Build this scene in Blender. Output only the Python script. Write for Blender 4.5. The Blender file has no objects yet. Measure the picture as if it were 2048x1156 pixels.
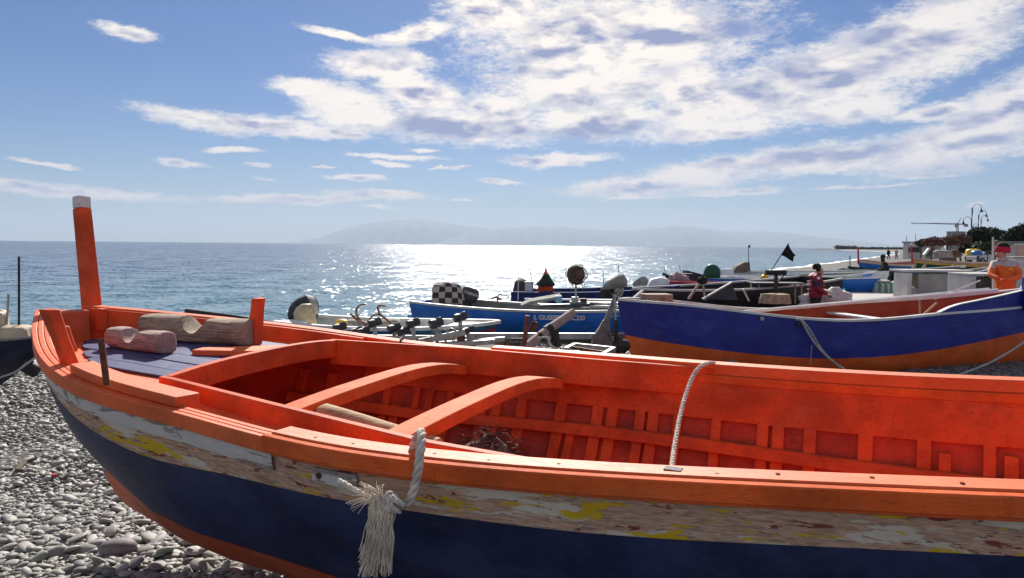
import bpy, bmesh, math, random
import numpy as np
from mathutils import Matrix, Vector, Euler
random.seed(7); rng = np.random.default_rng(11)
scene = bpy.context.scene
col = scene.collection
R = math.radians

# ---------------------------------------------------------------- camera
CAMZ, FPX, PITCH, ROLL = 1.6, 1536.0, R(3.28), R(.503)
cam_d = bpy.data.cameras.new('camera'); cam = bpy.data.objects.new('camera', cam_d); col.objects.link(cam)
cam_d.sensor_width = 36; cam_d.lens = 27; cam_d.clip_start = .05; cam_d.clip_end = 120000
CROT = Matrix.Rotation(math.pi/2-PITCH, 3, 'X') @ Matrix.Rotation(ROLL, 3, 'Z')
cam.matrix_world = Matrix.Translation((0, 0, CAMZ)) @ CROT.to_4x4()
scene.camera = cam
def ray(px, py): return CROT @ Vector(((px-1024)/FPX, -(py-578)/FPX, -1))
def at(px, py, Y): d = ray(px, py); return Vector((0, 0, CAMZ)) + d*(Y/d.y)          # point at forward distance Y
def atz(px, py, z): d = ray(px, py); return Vector((0, 0, CAMZ)) + d*((z-CAMZ)/d.z)   # point at height z

# ---------------------------------------------------------------- world, sun, exposure
SUN_AZ, SUN_EL = R(-1.0), R(34)
sdir = Vector((math.sin(SUN_AZ)*math.cos(SUN_EL), math.cos(SUN_AZ)*math.cos(SUN_EL), math.sin(SUN_EL)))
class NT:
    """small helper round a node tree"""
    def __init__(s, tree): s.t = tree; s.n = tree.nodes; s.l = tree.links
    def put(s, sock, v):
        if isinstance(v, bpy.types.NodeSocket): s.l.new(v, sock)
        elif v is not None:
            if isinstance(v, (tuple, list)) and len(v) == 3 and sock.type == 'RGBA': v = (*v, 1)
            sock.default_value = v
    def node(s, typ, **kw):
        n = s.n.new(typ)
        for k, v in kw.items(): setattr(n, k, v)
        return n
    def math(s, op, a, b=None, c=None, clamp=False):
        n = s.node('ShaderNodeMath', operation=op, use_clamp=clamp); s.put(n.inputs[0], a)
        if b is not None: s.put(n.inputs[1], b)
        if c is not None: s.put(n.inputs[2], c)
        return n.outputs[0]
    def vmath(s, op, a, b=None, scale=None):
        n = s.node('ShaderNodeVectorMath', operation=op); s.put(n.inputs[0], a)
        if b is not None: s.put(n.inputs[1], b)
        if scale is not None: s.put(n.inputs['Scale'], scale)
        return n.outputs['Value'] if op in ('LENGTH', 'DOT_PRODUCT', 'DISTANCE') else n.outputs[0]
    def mix(s, f, a, b, mode='MIX'):
        n = s.node('ShaderNodeMix', data_type='RGBA', blend_type=mode); s.put(n.inputs[0], f); s.put(n.inputs[6], a); s.put(n.inputs[7], b); return n.outputs[2]
    def noise(s, vec, scale, detail=4, rough=.55, dist=0, color=False):
        n = s.node('ShaderNodeTexNoise'); s.put(n.inputs['Vector'], vec); n.inputs['Scale'].default_value = scale
        n.inputs['Detail'].default_value = detail; n.inputs['Roughness'].default_value = rough; n.inputs['Distortion'].default_value = dist
        return n.outputs['Color' if color else 'Fac']
    def step(s, v, a, b):
        n = s.node('ShaderNodeMapRange', interpolation_type='SMOOTHSTEP', clamp=True); s.put(n.inputs[0], v)
        s.put(n.inputs[1], a); s.put(n.inputs[2], b); return n.outputs[0]
    def mapping(s, vec, scale=(1, 1, 1), loc=(0, 0, 0), rot=(0, 0, 0), typ='POINT'):
        n = s.node('ShaderNodeMapping', vector_type=typ); s.put(n.inputs[0], vec); n.inputs[1].default_value = loc; n.inputs[2].default_value = rot; n.inputs[3].default_value = scale
        return n.outputs[0]

world = bpy.data.worlds.new('World'); scene.world = world; world.use_nodes = True
def build_sky():
    w = NT(world.node_tree); w.n.clear()
    out = w.node('ShaderNodeOutputWorld'); bg = w.node('ShaderNodeBackground'); w.l.new(bg.outputs[0], out.inputs[0])
    STR = .1; bg.inputs[1].default_value = STR
    sky = w.node('ShaderNodeTexSky', sky_type='NISHITA', sun_disc=False, sun_elevation=SUN_EL, sun_rotation=SUN_AZ, altitude=0, air_density=1.0, dust_density=.25, ozone_density=2.2)
    hs = w.node('ShaderNodeHueSaturation'); hs.inputs['Saturation'].default_value = 1.2; hs.inputs['Value'].default_value = SKY_GAIN
    w.l.new(sky.outputs[0], hs.inputs['Color'])
    tc = w.node('ShaderNodeTexCoord'); d = tc.outputs['Generated']
    sep = w.node('ShaderNodeSeparateXYZ'); w.l.new(d, sep.inputs[0]); x, y, z = sep.outputs
    az = w.math('ARCTAN2', x, y); el = w.math('ARCSINE', w.math('MINIMUM', w.math('MAXIMUM', z, -1.0), 1.0))
    dn = w.mapping(d, (1, 1, 2.6))
    def ae(px, py):
        v = ray(px, py).normalized(); return math.atan2(v.x, v.y), math.asin(v.z)
    comb = w.node('ShaderNodeCombineXYZ'); w.l.new(az, comb.inputs[0]); w.l.new(el, comb.inputs[1]); P = comb.outputs[0]
    wn = w.noise(dn, 9, 5, .6, color=True)
    warp = w.vmath('SCALE', w.vmath('SUBTRACT', wn, (.5, .5, .5)), scale=.045)
    wn2 = w.noise(dn, 42, 3, .6, color=True)
    warp = w.vmath('ADD', warp, w.vmath('SCALE', w.vmath('SUBTRACT', wn2, (.5, .5, .5)), scale=.016))
    warp = w.vmath('MULTIPLY', warp, (1, .5, 0))
    PW = w.vmath('ADD', P, warp)
    def blobs(lst, vec):
        m = None
        for (px, py, hw, hh, rot) in lst:
            a, e = ae(px, py)
            q = w.mapping(vec, (hw/FPX, hh/FPX, 1), (a, e, 0), (0, 0, R(rot)), 'TEXTURE')
            L = w.vmath('LENGTH', q)
            m = L if m is None else w.math('SMOOTH_MIN', m, L, .25)
        return m
    clouds = [(262, 66, 60, 15, 0), (420, 243, 150, 22, -5), (560, 255, 150, 24, -5), (670, 268, 90, 14, -6), (800, 150, 60, 60, 0), (700, 205, 120, 40, -4), (1000, 215, 120, 50, 0), (1380, 170, 110, 60, 0), (620, 180, 95, 22, -4), (760, 130, 135, 34, 4), (690, 70, 95, 9, -8), (830, 62, 110, 20, 14), (850, 190, 110, 42, -10),
        (720, 240, 130, 36, 0), (940, 250, 250, 48, -2), (1000, 20, 140, 60, 0), (1230, 80, 330, 120, 0), (1180, 175, 250, 60, 0), (1200, 240, 190, 52, 2), (1440, 205, 200, 62, 14), (1430, 255, 170, 24, 6), (1640, 165, 190, 84, 14),
        (1860, 75, 210, 85, 18), (1720, 215, 110, 30, 12), (1120, 320, 140, 14, 2), (1330, 365, 230, 26, 5), (1420, 340, 190, 30, 8), (1640, 318, 210, 34, 4), (1900, 290, 200, 52, 8), (2010, 215, 130, 55, 20), (1860, 225, 90, 16, 6),
        (1460, 384, 130, 10, 2), (1270, 388, 90, 8, 0), (600, 400, 230, 11, 2), (750, 392, 130, 12, 0), (130, 380, 210, 15, -2), (60, 372, 110, 14, -4), (465, 301, 58, 8, 2), (365, 328, 55, 8, -6), (790, 316, 110, 8, 0),
        (840, 300, 42, 5, 0), (710, 357, 75, 8, 0), (785, 332, 46, 6, 0), (515, 330, 28, 5, 0), (1005, 363, 62, 6, -4), (1380, 430, 32, 4, 0), (895, 335, 46, 4, 3), (645, 334, 28, 4, 0), (100, 326, 60, 5, -6), (760, 413, 45, 4, 0),
        (1860, 351, 48, 4, 0), (1720, 372, 110, 4, 2), (925, 401, 28, 4, 0), (530, 363, 28, 4, -4), (1945, 408, 20, 5, 8)]
    dmin = blobs(clouds, PW)
    n1 = w.noise(dn, 26, 6, .62); n2 = w.noise(dn, 105, 6, .72)
    nn = w.math('ADD', w.math('MULTIPLY', w.math('SUBTRACT', n1, .5), .95), w.math('MULTIPLY', w.math('SUBTRACT', n2, .5), .8))
    dens = w.math('ADD', w.math('SUBTRACT', 1.04, dmin), nn)
    # the same broken cloud goes on outside the picture, cover raised for fill light
    gen = w.noise(w.mapping(d, (1, 1, 2.2), (3.1, 1.7, .4)), 3.2, 6, .6, .3)
    gen = w.math('MULTIPLY', w.math('SUBTRACT', gen, .48), 5.0)
    outside = w.math('MAXIMUM', w.step(w.math('ABSOLUTE', az), .62, .74), w.step(el, .30, .40))
    up = w.step(el, .01, .12)
    gen = w.math('SUBTRACT', gen, w.math('MULTIPLY', w.math('SUBTRACT', 1.0, w.math('MULTIPLY', outside, up)), 6.0))
    dens = w.math('MAXIMUM', dens, gen)
    mask = w.step(dens, -.05, .62)
    darks = [(890, 252, 150, 26, -3), (1190, 262, 130, 30, 8), (1030, 262, 90, 24, 0), (850, 188, 70, 16, -8), (1290, 66, 170, 26, -6), (1090, 110, 90, 20, 0), (1130, 148, 110, 16, 0), (1600, 160, 150, 34, 14), (1790, 95, 120, 34, 12), (1720, 130, 110, 30, 16),
        (1500, 335, 170, 20, 4), (1600, 318, 120, 20, 4), (1760, 305, 110, 18, 4), (1900, 290, 110, 18, 6), (500, 245, 70, 10, -6), (1450, 60, 100, 30, 0), (1380, 285, 10, 6, 0), (1060, 322, 60, 7, 0), (1950, 250, 60, 18, 10)]
    dk = w.math('SUBTRACT', 1.25, blobs(darks, PW))
    n3 = w.noise(dn, 22, 4, .5)
    dk = w.step(w.math('ADD', dk, w.math('MULTIPLY', w.math('SUBTRACT', n3, .5), 1.7)), -.05, 1.15)
    thick = w.math('MULTIPLY', w.step(dens, .35, 1.2), w.step(w.math('ADD', w.math('MULTIPLY', n3, .75), w.math('MULTIPLY', n2, .25)), .38, .66))
    shade = w.math('MAXIMUM', w.math('MULTIPLY', dk, .85), w.math('MULTIPLY', thick, .8))
    r0 = w.noise(dn, 15, 3, .5, .4); r1 = w.noise(w.vmath('ADD', dn, (0, 0, .05)), 15, 3, .5, .4); rel = w.math('MULTIPLY', w.math('SUBTRACT', r1, r0), 3.6); shade = w.math('ADD', shade, w.math('MULTIPLY', rel, w.step(dens, .1, .8)), clamp=True)
    lift = w.step(el, .0, .16)
    white = w.mix(lift, (5.9, 5.1, 4.7), (5.9, 5.6, 5.4))
    glow = w.step(w.vmath('DOT_PRODUCT', d, tuple(sdir)), math.cos(R(40)), math.cos(R(6))); white = w.mix(1.0, white, w.mix(glow, (1, 1, 1), (1.3, 1.24, 1.14)), 'MULTIPLY'); ccol = w.mix(shade, white, (2.0, 2.25, 3.6))
    fade = w.math('ADD', .85, w.math('MULTIPLY', w.step(el, .03, .16), .13))
    full = w.mix(w.math('MULTIPLY', mask, fade), w.mix(1.0, hs.outputs[0], (.52, .62, .86), 'MULTIPLY'), ccol)
    w.l.new(full, bg.inputs[0])
SKY_GAIN = .50; HAZE = 4.5e-5
build_sky()
sun_d = bpy.data.lights.new('sun', 'SUN'); sun = bpy.data.objects.new('sun', sun_d); col.objects.link(sun)
sun_d.energy = 5.0; sun_d.angle = R(.53); sun_d.color = (1, .95, .87)
sdir = Vector((math.sin(SUN_AZ)*math.cos(SUN_EL), math.cos(SUN_AZ)*math.cos(SUN_EL), math.sin(SUN_EL)))
sun.rotation_euler = (-sdir).to_track_quat('-Z', 'Y').to_euler(); sun.location = sdir*50
vs = scene.view_settings; vs.view_transform = 'Standard'; vs.look = 'None'; vs.exposure = .62; vs.gamma = 1; vs.use_curve_mapping = False
scene.cycles.max_bounces = 5; scene.cycles.diffuse_bounces = 3; scene.cycles.glossy_bounces = 3; scene.cycles.volume_bounces = 0; scene.cycles.sample_clamp_indirect = 6

# ---------------------------------------------------------------- materials
MATS = {}
def new_mat(name):
    m = bpy.data.materials.new(name); m.use_nodes = True; t = NT(m.node_tree)
    b = t.n['Principled BSDF']; MATS[name] = m
    return m, t, b
def coords(t, kind='Object'): return t.node('ShaderNodeTexCoord').outputs[kind]
def bump(t, b, h, strength=.3, dist=.01):
    n = t.node('ShaderNodeBump'); n.inputs['Strength'].default_value = strength; n.inputs['Distance'].default_value = dist; t.put(n.inputs['Height'], h); t.l.new(n.outputs[0], b.inputs['Normal'])
def mul(c, f): return tuple(min(1, x*f) for x in c)
def plain(name, c, rough=.6, var=.22, scale=9, metal=0, bmp=.15, spec=.4, dirt=None):
    if name in MATS: return MATS[name]
    m, t, b = new_mat(name); v = coords(t)
    n = t.noise(v, scale, 5, .6); f = t.step(n, .3, .7)
    colr = t.mix(f, mul(c, 1-var), mul(c, 1+var))
    if dirt:
        dn = t.noise(v, scale*.6, 6, .65, .4); colr = t.mix(t.math('MULTIPLY', t.step(dn, .54, .68), .75), colr, dirt)
    t.put(b.inputs['Base Color'], colr); t.put(b.inputs['Roughness'], t.math('ADD', rough-.08, t.math('MULTIPLY', n, .16)))
    b.inputs['Metallic'].default_value = metal; b.inputs['Specular IOR Level'].default_value = spec
    if bmp: bump(t, b, t.noise(v, scale*6, 4, .6), bmp, .01)
    return m
def paint(name, c, under=(.32, .22, .16), wear=.64, rough=.55, var=.16, stretch=(1, 6, 6), spec=.35, grain=.25, lines=True, dark=None):
    """weathered brushed paint over wood, the grain running along X"""
    if name in MATS: return MATS[name]
    m, t, b = new_mat(name); v = coords(t); vx = t.mapping(v, stretch)
    big = t.noise(v, 3.1, 5, .6); fine = t.noise(vx, 22, 5, .65); chip = t.noise(t.mapping(v, (.55, 1.4, 1.4)), 26, 6, .7, .6)
    colr = t.mix(t.step(big, .3, .7), mul(c, 1-var), mul(c, 1+var))
    colr = t.mix(t.math('MULTIPLY', t.step(fine, .48, .75), .42), colr, mul(c, .5))
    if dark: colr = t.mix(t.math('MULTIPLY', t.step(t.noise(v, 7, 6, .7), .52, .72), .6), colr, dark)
    fd = t.noise(t.mapping(v, (.5, 1.3, 1.3), (5, 2, 9)), 4.5, 6, .68, .5); colr = t.mix(t.math('MULTIPLY', t.step(fd, .47, .72), .42), colr, (min(1, c[0]*.95+.06), c[1]*1.35+.05, c[2]*1.35+.045))
    gr = t.noise(t.mapping(v, (2.2, 2.2, .5), (2, 7, 1)), 9, 6, .7, .3); colr = t.mix(t.math('MULTIPLY', t.step(gr, .56, .74), .45), colr, mul(c, .42))
    cm = t.step(chip, wear, wear+.03); colr = t.mix(t.math('MULTIPLY', cm, .8), colr, under)
    # thin cracks along the grain
    crack = t.noise(t.mapping(v, (1.2, 30, 30)), 5, 3, .5); cl = t.math('MULTIPLY', t.step(crack, .66, .70), .55); colr = t.mix(cl, colr, mul(c, .35))
    t.put(b.inputs['Base Color'], colr); t.put(b.inputs['Roughness'], t.math('ADD', rough-.1, t.math('MULTIPLY', fine, .25)))
    b.inputs['Specular IOR Level'].default_value = spec
    h = t.math('SUBTRACT', fine, t.math('MULTIPLY', cm, .8)); h = t.math('SUBTRACT', h, cl); bump(t, b, h, grain, .006)
    return m
def wood(name, c, rough=.8, stretch=(1, 9, 9), var=.35, bmp=.4, scale=9):
    if name in MATS: return MATS[name]
    m, t, b = new_mat(name); v = coords(t); g = t.noise(t.mapping(v, stretch), scale, 6, .65, .3); s = t.noise(v, 5, 4, .6)
    colr = t.mix(t.step(g, .3, .7), mul(c, 1-var), mul(c, 1+var)); colr = t.mix(t.math('MULTIPLY', t.step(s, .5, .75), .5), colr, mul(c, .45))
    t.put(b.inputs['Base Color'], colr); b.inputs['Roughness'].default_value = rough; b.inputs['Specular IOR Level'].default_value = .25
    bump(t, b, g, bmp, .008); return m
def peeled(name, white=.5, yellow=.57, red=.56, base=(.33, .235, .18), wcol=(.70, .66, .58)):
    """old planking: bare grey wood, remains of red primer, off-white and yellow paint"""
    m, t, b = new_mat(name); v = coords(t)
    g = t.noise(t.mapping(v, (1, 10, 14)), 9, 6, .68, .5); wv = t.mix(t.step(g, .3, .72), mul(base, .6), mul(base, 1.35))
    wv = t.mix(t.math('MULTIPLY', t.step(t.noise(t.mapping(v, (.6, 1, 2)), 6, 4), .56, .7), .6), wv, mul(base, .35))
    rn = t.noise(t.mapping(v, (.9, 2, 5), (3, 1, 7)), 7, 7, .68, .5); rm = t.step(rn, red, red+.025)
    wn = t.noise(t.mapping(v, (.38, 1, 2.3), (1, 4, 2)), 5.6, 8, .68, .35); wm = t.step(wn, white, white+.015)
    yn = t.noise(t.mapping(v, (.5, 1, 2.3), (8, 3, 5)), 8.5, 8, .7, .4); ym = t.math('MULTIPLY', t.step(yn, yellow, yellow+.015), t.step(wn, white-.10, white-.08))
    colr = t.mix(rm, wv, (.27, .065, .055)); colr = t.mix(wm, colr, t.mix(t.noise(v, 14, 3), mul(wcol, .8), wcol)); colr = t.mix(ym, colr, t.mix(t.noise(v, 20, 3), (.62, .40, .015), (.78, .54, .03)))
    t.put(b.inputs['Base Color'], colr); b.inputs['Roughness'].default_value = .75; b.inputs['Specular IOR Level'].default_value = .25
    h = t.math('ADD', t.math('MULTIPLY', g, .6), t.math('MULTIPLY', t.math('MAXIMUM', wm, ym), .5)); bump(t, b, t.math('ADD', h, t.math('MULTIPLY', rm, .25)), .5, .006)
    return m

ORANGE = (.82, .135, .026)
M = {}
M['orange'] = paint('orange_paint', (.78, .125, .024), wear=.665, rough=.7, spec=.2, var=.25, grain=.4)
M['orange_worn'] = paint('orange_paint_worn', (.80, .14, .032), under=(.36, .13, .07), wear=.665, rough=.58, grain=.35, spec=.42)
M['orange_deep'] = paint('orange_red_paint', (.68, .086, .018), wear=.655, var=.3, rough=.62, spec=.28, dark=(.40, .045, .014))
M['red_inside'] = paint('red_inside_paint', (.50, .052, .020), wear=.66, var=.3, dark=(.20, .022, .014))
M['orange_bottom'] = paint('orange_bottom_paint', (.55, .10, .03), wear=.72, under=(.2, .06, .04))
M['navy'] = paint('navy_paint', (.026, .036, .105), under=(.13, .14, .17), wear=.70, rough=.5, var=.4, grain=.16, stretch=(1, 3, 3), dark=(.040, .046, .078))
M['deck_blue'] = paint('blue_deck_paint', (.06, .068, .17), under=(.30, .30, .36), wear=.64, rough=.5, var=.25)
M['peel'] = peeled('peeling_band', white=.54, yellow=.548, red=.58, base=(.60, .385, .27), wcol=(.80, .72, .57))
M['strake'] = peeled('white_strake', white=.455, yellow=.8, red=.66, base=(.36, .31, .28), wcol=(.74, .71, .65))
M['white_tip'] = paint('white_tip_paint', (.66, .66, .64), wear=.62)
M['driftwood'] = wood('grey_driftwood', (.36, .27, .20), stretch=(1, 16, 16), var=.55, bmp=.9)
M['pinkwood'] = wood('pink_grey_wood', (.42, .29, .255), stretch=(1, 16, 16), var=.5, bmp=.9)
M['bark0'] = wood('dark_bark', (.10, .075, .055))
M['barewood'] = wood('bare_wood', (.50, .33, .19))
M['old_plank'] = wood('old_plank', (.34, .27, .21))
M['rust'] = plain('rusty_iron', (.17, .07, .04), .75, .45, 20, .3, .5)
M['iron'] = plain('dark_iron', (.06, .05, .045), .6, .4, 20, .6, .3)
M['galv'] = plain('galvanised_steel', (.42, .42, .41), .5, .2, 12, .7, .2, dirt=(.24, .15, .09))
M['alu'] = plain('grey_alloy', (.50, .50, .49), .42, .12, 10, .6, .1)
M['black_rubber'] = plain('black_rubber', (.025, .025, .027), .65, .25, 15)
M['rope'] = plain('white_rope', (.64, .57, .48), .9, .28, 30, 0, .5)
M['rope_old'] = plain('grey_rope', (.47, .45, .42), .9, .2, 30, 0, .5)
M['fray'] = plain('frayed_rope', (.76, .66, .52), .9, .22, 12, 0, .2)
M['net_dark'] = plain('dark_net', (.12, .07, .055), .9, .3, 30)
M['net_white'] = plain('white_net', (.60, .55, .53), .9, .2, 30)
M['net_green'] = plain('green_net', (.22, .36, .28), .9, .25, 10)
M['concrete'] = plain('pale_concrete', (.37, .345, .32), .85, .18, 3, 0, .4, dirt=(.36, .33, .30))
M['concrete_w'] = plain('white_concrete', (.52, .50, .48), .85, .12, 3, 0, .3)
M['slab'] = plain('concrete_slab', (.43, .40, .375), .9, .12, 1.2, 0, .4)

# ---------------------------------------------------------------- mesh helpers
def wmat(o):
    m = o.matrix_basis.copy()
    while o.parent: o = o.parent; m = o.matrix_basis @ m
    return m
class MB:
    def __init__(s): s.v = []; s.f = []
    def add(s, vs, fs):
        k = len(s.v); s.v += [Vector(p) for p in vs]; s.f += [tuple(i+k for i in f) for f in fs]; return s
    def grid(s, rows, close_u=False, close_v=False):
        n, m = len(rows), len(rows[0]); fs = []
        for i in range(n if close_u else n-1):
            for j in range(m if close_v else m-1):
                a, b = i*m+j, i*m+(j+1) % m; c, d = ((i+1) % n)*m+(j+1) % m, ((i+1) % n)*m+j; fs.append((a, b, c, d))
        return s.add([p for r in rows for p in r], fs)
    def loft(s, rings, caps=True):
        n, m = len(rings), len(rings[0]); s.grid(rings, False, True)
        if caps: k = len(s.v)-n*m; s.f.append(tuple(k+j for j in range(m))[::-1]); s.f.append(tuple(k+(n-1)*m+j for j in range(m)))
        return s
    def box(s, c, size, rot=None):
        c = Vector(c); h = Vector(size)/2; M3 = rot if rot is not None else Matrix.Identity(3)
        vs = [c+M3 @ Vector((h.x*i, h.y*j, h.z*k)) for i in (-1, 1) for j in (-1, 1) for k in (-1, 1)]
        return s.add(vs, [(0, 1, 3, 2), (4, 6, 7, 5), (0, 4, 5, 1), (2, 3, 7, 6), (0, 2, 6, 4), (1, 5, 7, 3)])
    def bar(s, a, b, w, h, up=(0, 0, 1), taper=1):
        a, b = Vector(a), Vector(b); d = (b-a).normalized(); sd = d.cross(Vector(up)); sd = (sd if sd.length > 1e-4 else Vector((1, 0, 0))).normalized(); u = sd.cross(d)
        rings = []
        for p, k in ((a, 1), (b, taper)): rings.append([p+sd*(w/2*i*k)+u*(h/2*j*k) for i, j in ((-1, -1), (1, -1), (1, 1), (-1, 1))])
        return s.loft(rings)
    def tube(s, pts, r, n=8, caps=True, closed=False):
        pts = [Vector(p) for p in pts]; rs = r if isinstance(r, (list, tuple)) else [r]*len(pts); rings = []; prev = None
        for i, p in enumerate(pts):
            d = (pts[min(i+1, len(pts)-1)]-pts[max(i-1, 0)]).normalized() if not closed else (pts[(i+1) % len(pts)]-pts[i-1]).normalized()
            if prev is None: a = d.cross(Vector((0, 0, 1))); a = a if a.length > .05 else d.cross(Vector((1, 0, 0)))
            else: a = prev-d*prev.dot(d)
            a.normalize(); prev = a; b = d.cross(a)
            rings.append([p+(a*math.cos(2*math.pi*k/n)+b*math.sin(2*math.pi*k/n))*rs[i] for k in range(n)])
        if closed: return s.grid(rings, True, True)
        return s.loft(rings, caps)
    def lathe(s, c, prof, n=16, axis=(0, 0, 1)):
        c = Vector(c); ax = Vector(axis).normalized(); a = ax.orthogonal().normalized(); b = ax.cross(a)
        return s.loft([[c+ax*h+(a*math.cos(2*math.pi*k/n)+b*math.sin(2*math.pi*k/n))*max(r, 1e-4) for k in range(n)] for r, h in prof])
    def ball(s, c, r, n=12, m=8, rot=None, noise=0):
        c = Vector(c); r = Vector(r) if not isinstance(r, (int, float)) else Vector((r, r, r)); rings = []
        for i in range(m+1):
            t = math.pi*i/m; ring = []
            for k in range(n):
                q = Vector((math.sin(t)*math.cos(2*math.pi*k/n), math.sin(t)*math.sin(2*math.pi*k/n), -math.cos(t)))*(1+noise*(random.random()-.5)*(0 < i < m))
                q = Vector((q.x*r.x, q.y*r.y, q.z*r.z)); ring.append(c+(rot @ q if rot is not None else q))
            rings.append(ring)
        return s.grid(rings, False, True)
    def prism(s, poly, d):
        poly = [Vector(p) for p in poly]; d = Vector(d); return s.loft([poly, [p+d for p in poly]])
    def build(s, name, mat, parent=None, local=False, smooth=False, bevel=0, kind=None, seg=2):
        vs = s.v
        if parent is not None and not local: inv = wmat(parent).inverted(); vs = [inv @ p for p in vs]
        me = bpy.data.meshes.new(name); me.from_pydata([tuple(p) for p in vs], [], s.f); me.update()
        bm = bmesh.new(); bm.from_mesh(me); bmesh.ops.recalc_face_normals(bm, faces=bm.faces); bm.to_mesh(me); bm.free()
        if mat is not None: me.materials.append(M[mat] if isinstance(mat, str) else mat)
        if smooth:
            me.polygons.foreach_set('use_smooth', [True]*len(me.polygons))
        o = bpy.data.objects.new(name, me); col.objects.link(o); o.parent = parent
        if smooth and smooth != 'all': 
            try: me.set_sharp_from_angle(angle=R(42))
            except Exception: pass
        if bevel: b = o.modifiers.new('bevel', 'BEVEL'); b.width = bevel; b.segments = seg; b.limit_method = 'ANGLE'; b.angle_limit = R(40)
        if kind: o['kind'] = kind
        return o
def tag(o, label, cat, group=None):
    o['label'] = label; o['category'] = cat
    if group: o['group'] = group
    return o
def thing(name, label, cat, loc=(0, 0, 0), rz=0, group=None, rx=0):
    o = bpy.data.objects.new(name, None); col.objects.link(o); o.empty_display_size = .2
    o.location = loc; o.rotation_euler = (rx, 0, rz); bpy.context.view_layer.update() if False else None
    o.matrix_basis = Matrix.Translation(Vector(loc)) @ Euler((rx, 0, rz)).to_matrix().to_4x4()
    return tag(o, label, cat, group)
def copy_tree(o, parent=None, mat=None):
    c = o.copy(); col.objects.link(c); c.parent = parent
    if mat is not None: c.matrix_basis = mat
    for ch in list(o.children): copy_tree(ch, c)
    return c
def nspl(k, y):
    """natural cubic spline through (k, y)"""
    k = np.array(k, float); y = np.array(y, float); n = len(k); A = np.zeros((n, n)); b = np.zeros(n); h = np.diff(k); A[0, 0] = A[-1, -1] = 1
    for i in range(1, n-1):
        A[i, i-1] = h[i-1]; A[i, i] = 2*(h[i-1]+h[i]); A[i, i+1] = h[i]; b[i] = 6*((y[i+1]-y[i])/h[i]-(y[i]-y[i-1])/h[i-1])
    Mk = np.linalg.solve(A, b)
    def f(s):
        i = int(min(max(np.searchsorted(k, s)-1, 0), n-2)); H = h[i]; t = s-k[i]
        return float(y[i]+t*((y[i+1]-y[i])/H-H*(2*Mk[i]+Mk[i+1])/6)+t*t*Mk[i]/2+t**3*(Mk[i+1]-Mk[i])/(6*H))
    return f
def lin(a, b, n): return [a+(b-a)*i/(n-1) for i in range(n)]
def curve_pts(pts, n=24):
    """smooth curve through points"""
    k = list(range(len(pts))); fx = [nspl(k, [p[a] for p in pts]) if len(pts) > 2 else (lambda s, a=a: pts[0][a]+(pts[1][a]-pts[0][a])*s) for a in range(3)]
    return [Vector(tuple(f(s) for f in fx)) for s in lin(0, len(pts)-1, n)]
def twisted(mb, pts, r, strands=3, pitch=None, n=6):
    """laid rope: three strands twisted round a path"""
    pitch = pitch or r*7; pts = [Vector(p) for p in pts]; L = 0; fr = []; prev = None
    for i, p in enumerate(pts):
        d = (pts[min(i+1, len(pts)-1)]-pts[max(i-1, 0)]).normalized(); a = d.orthogonal() if prev is None else prev-d*prev.dot(d); a.normalize(); prev = a
        if i: L += (p-pts[i-1]).length
        fr.append((p, a, d.cross(a), L))
    for k in range(strands):
        mb.tube([p+(a*math.cos(2*math.pi*(L/pitch+k/strands))+b*math.sin(2*math.pi*(L/pitch+k/strands)))*r*.52 for p, a, b, L in fr], r*.56, n)
    return mb

exec_parts = []
# ================================================================ the setting
EV = Vector((.486, .874, 0)); NV = Vector((-.874, .486, 0))      # along the shore, out to sea
SEA_Z = -1.0
def shore_shift(t): return 92*max(0, (t-330)/620)**2 if t < 980 else 92*((980-330)/620)**2
PS = [-60, -20, -2, 0, 2, 5, 9, 15.9, 30, 60]; PZ = [.35, 0, 0, -.10, -.28, -.42, -.64, -1.0, -2.6, -3.0]
def prof(s): return float(np.interp(s, PS, PZ))
def ts(x, y): return x*EV.x+y*EV.y, x*NV.x+y*NV.y
def ground(x, y): t, s = ts(x, y); return prof(s-shore_shift(t))
def on_ground(px, py, guess=12):
    """where the line of sight meets the beach"""
    z = 0
    for _ in range(30): p = atz(px, py, z); z = .5*z+.5*ground(p.x, p.y)
    return p

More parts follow.
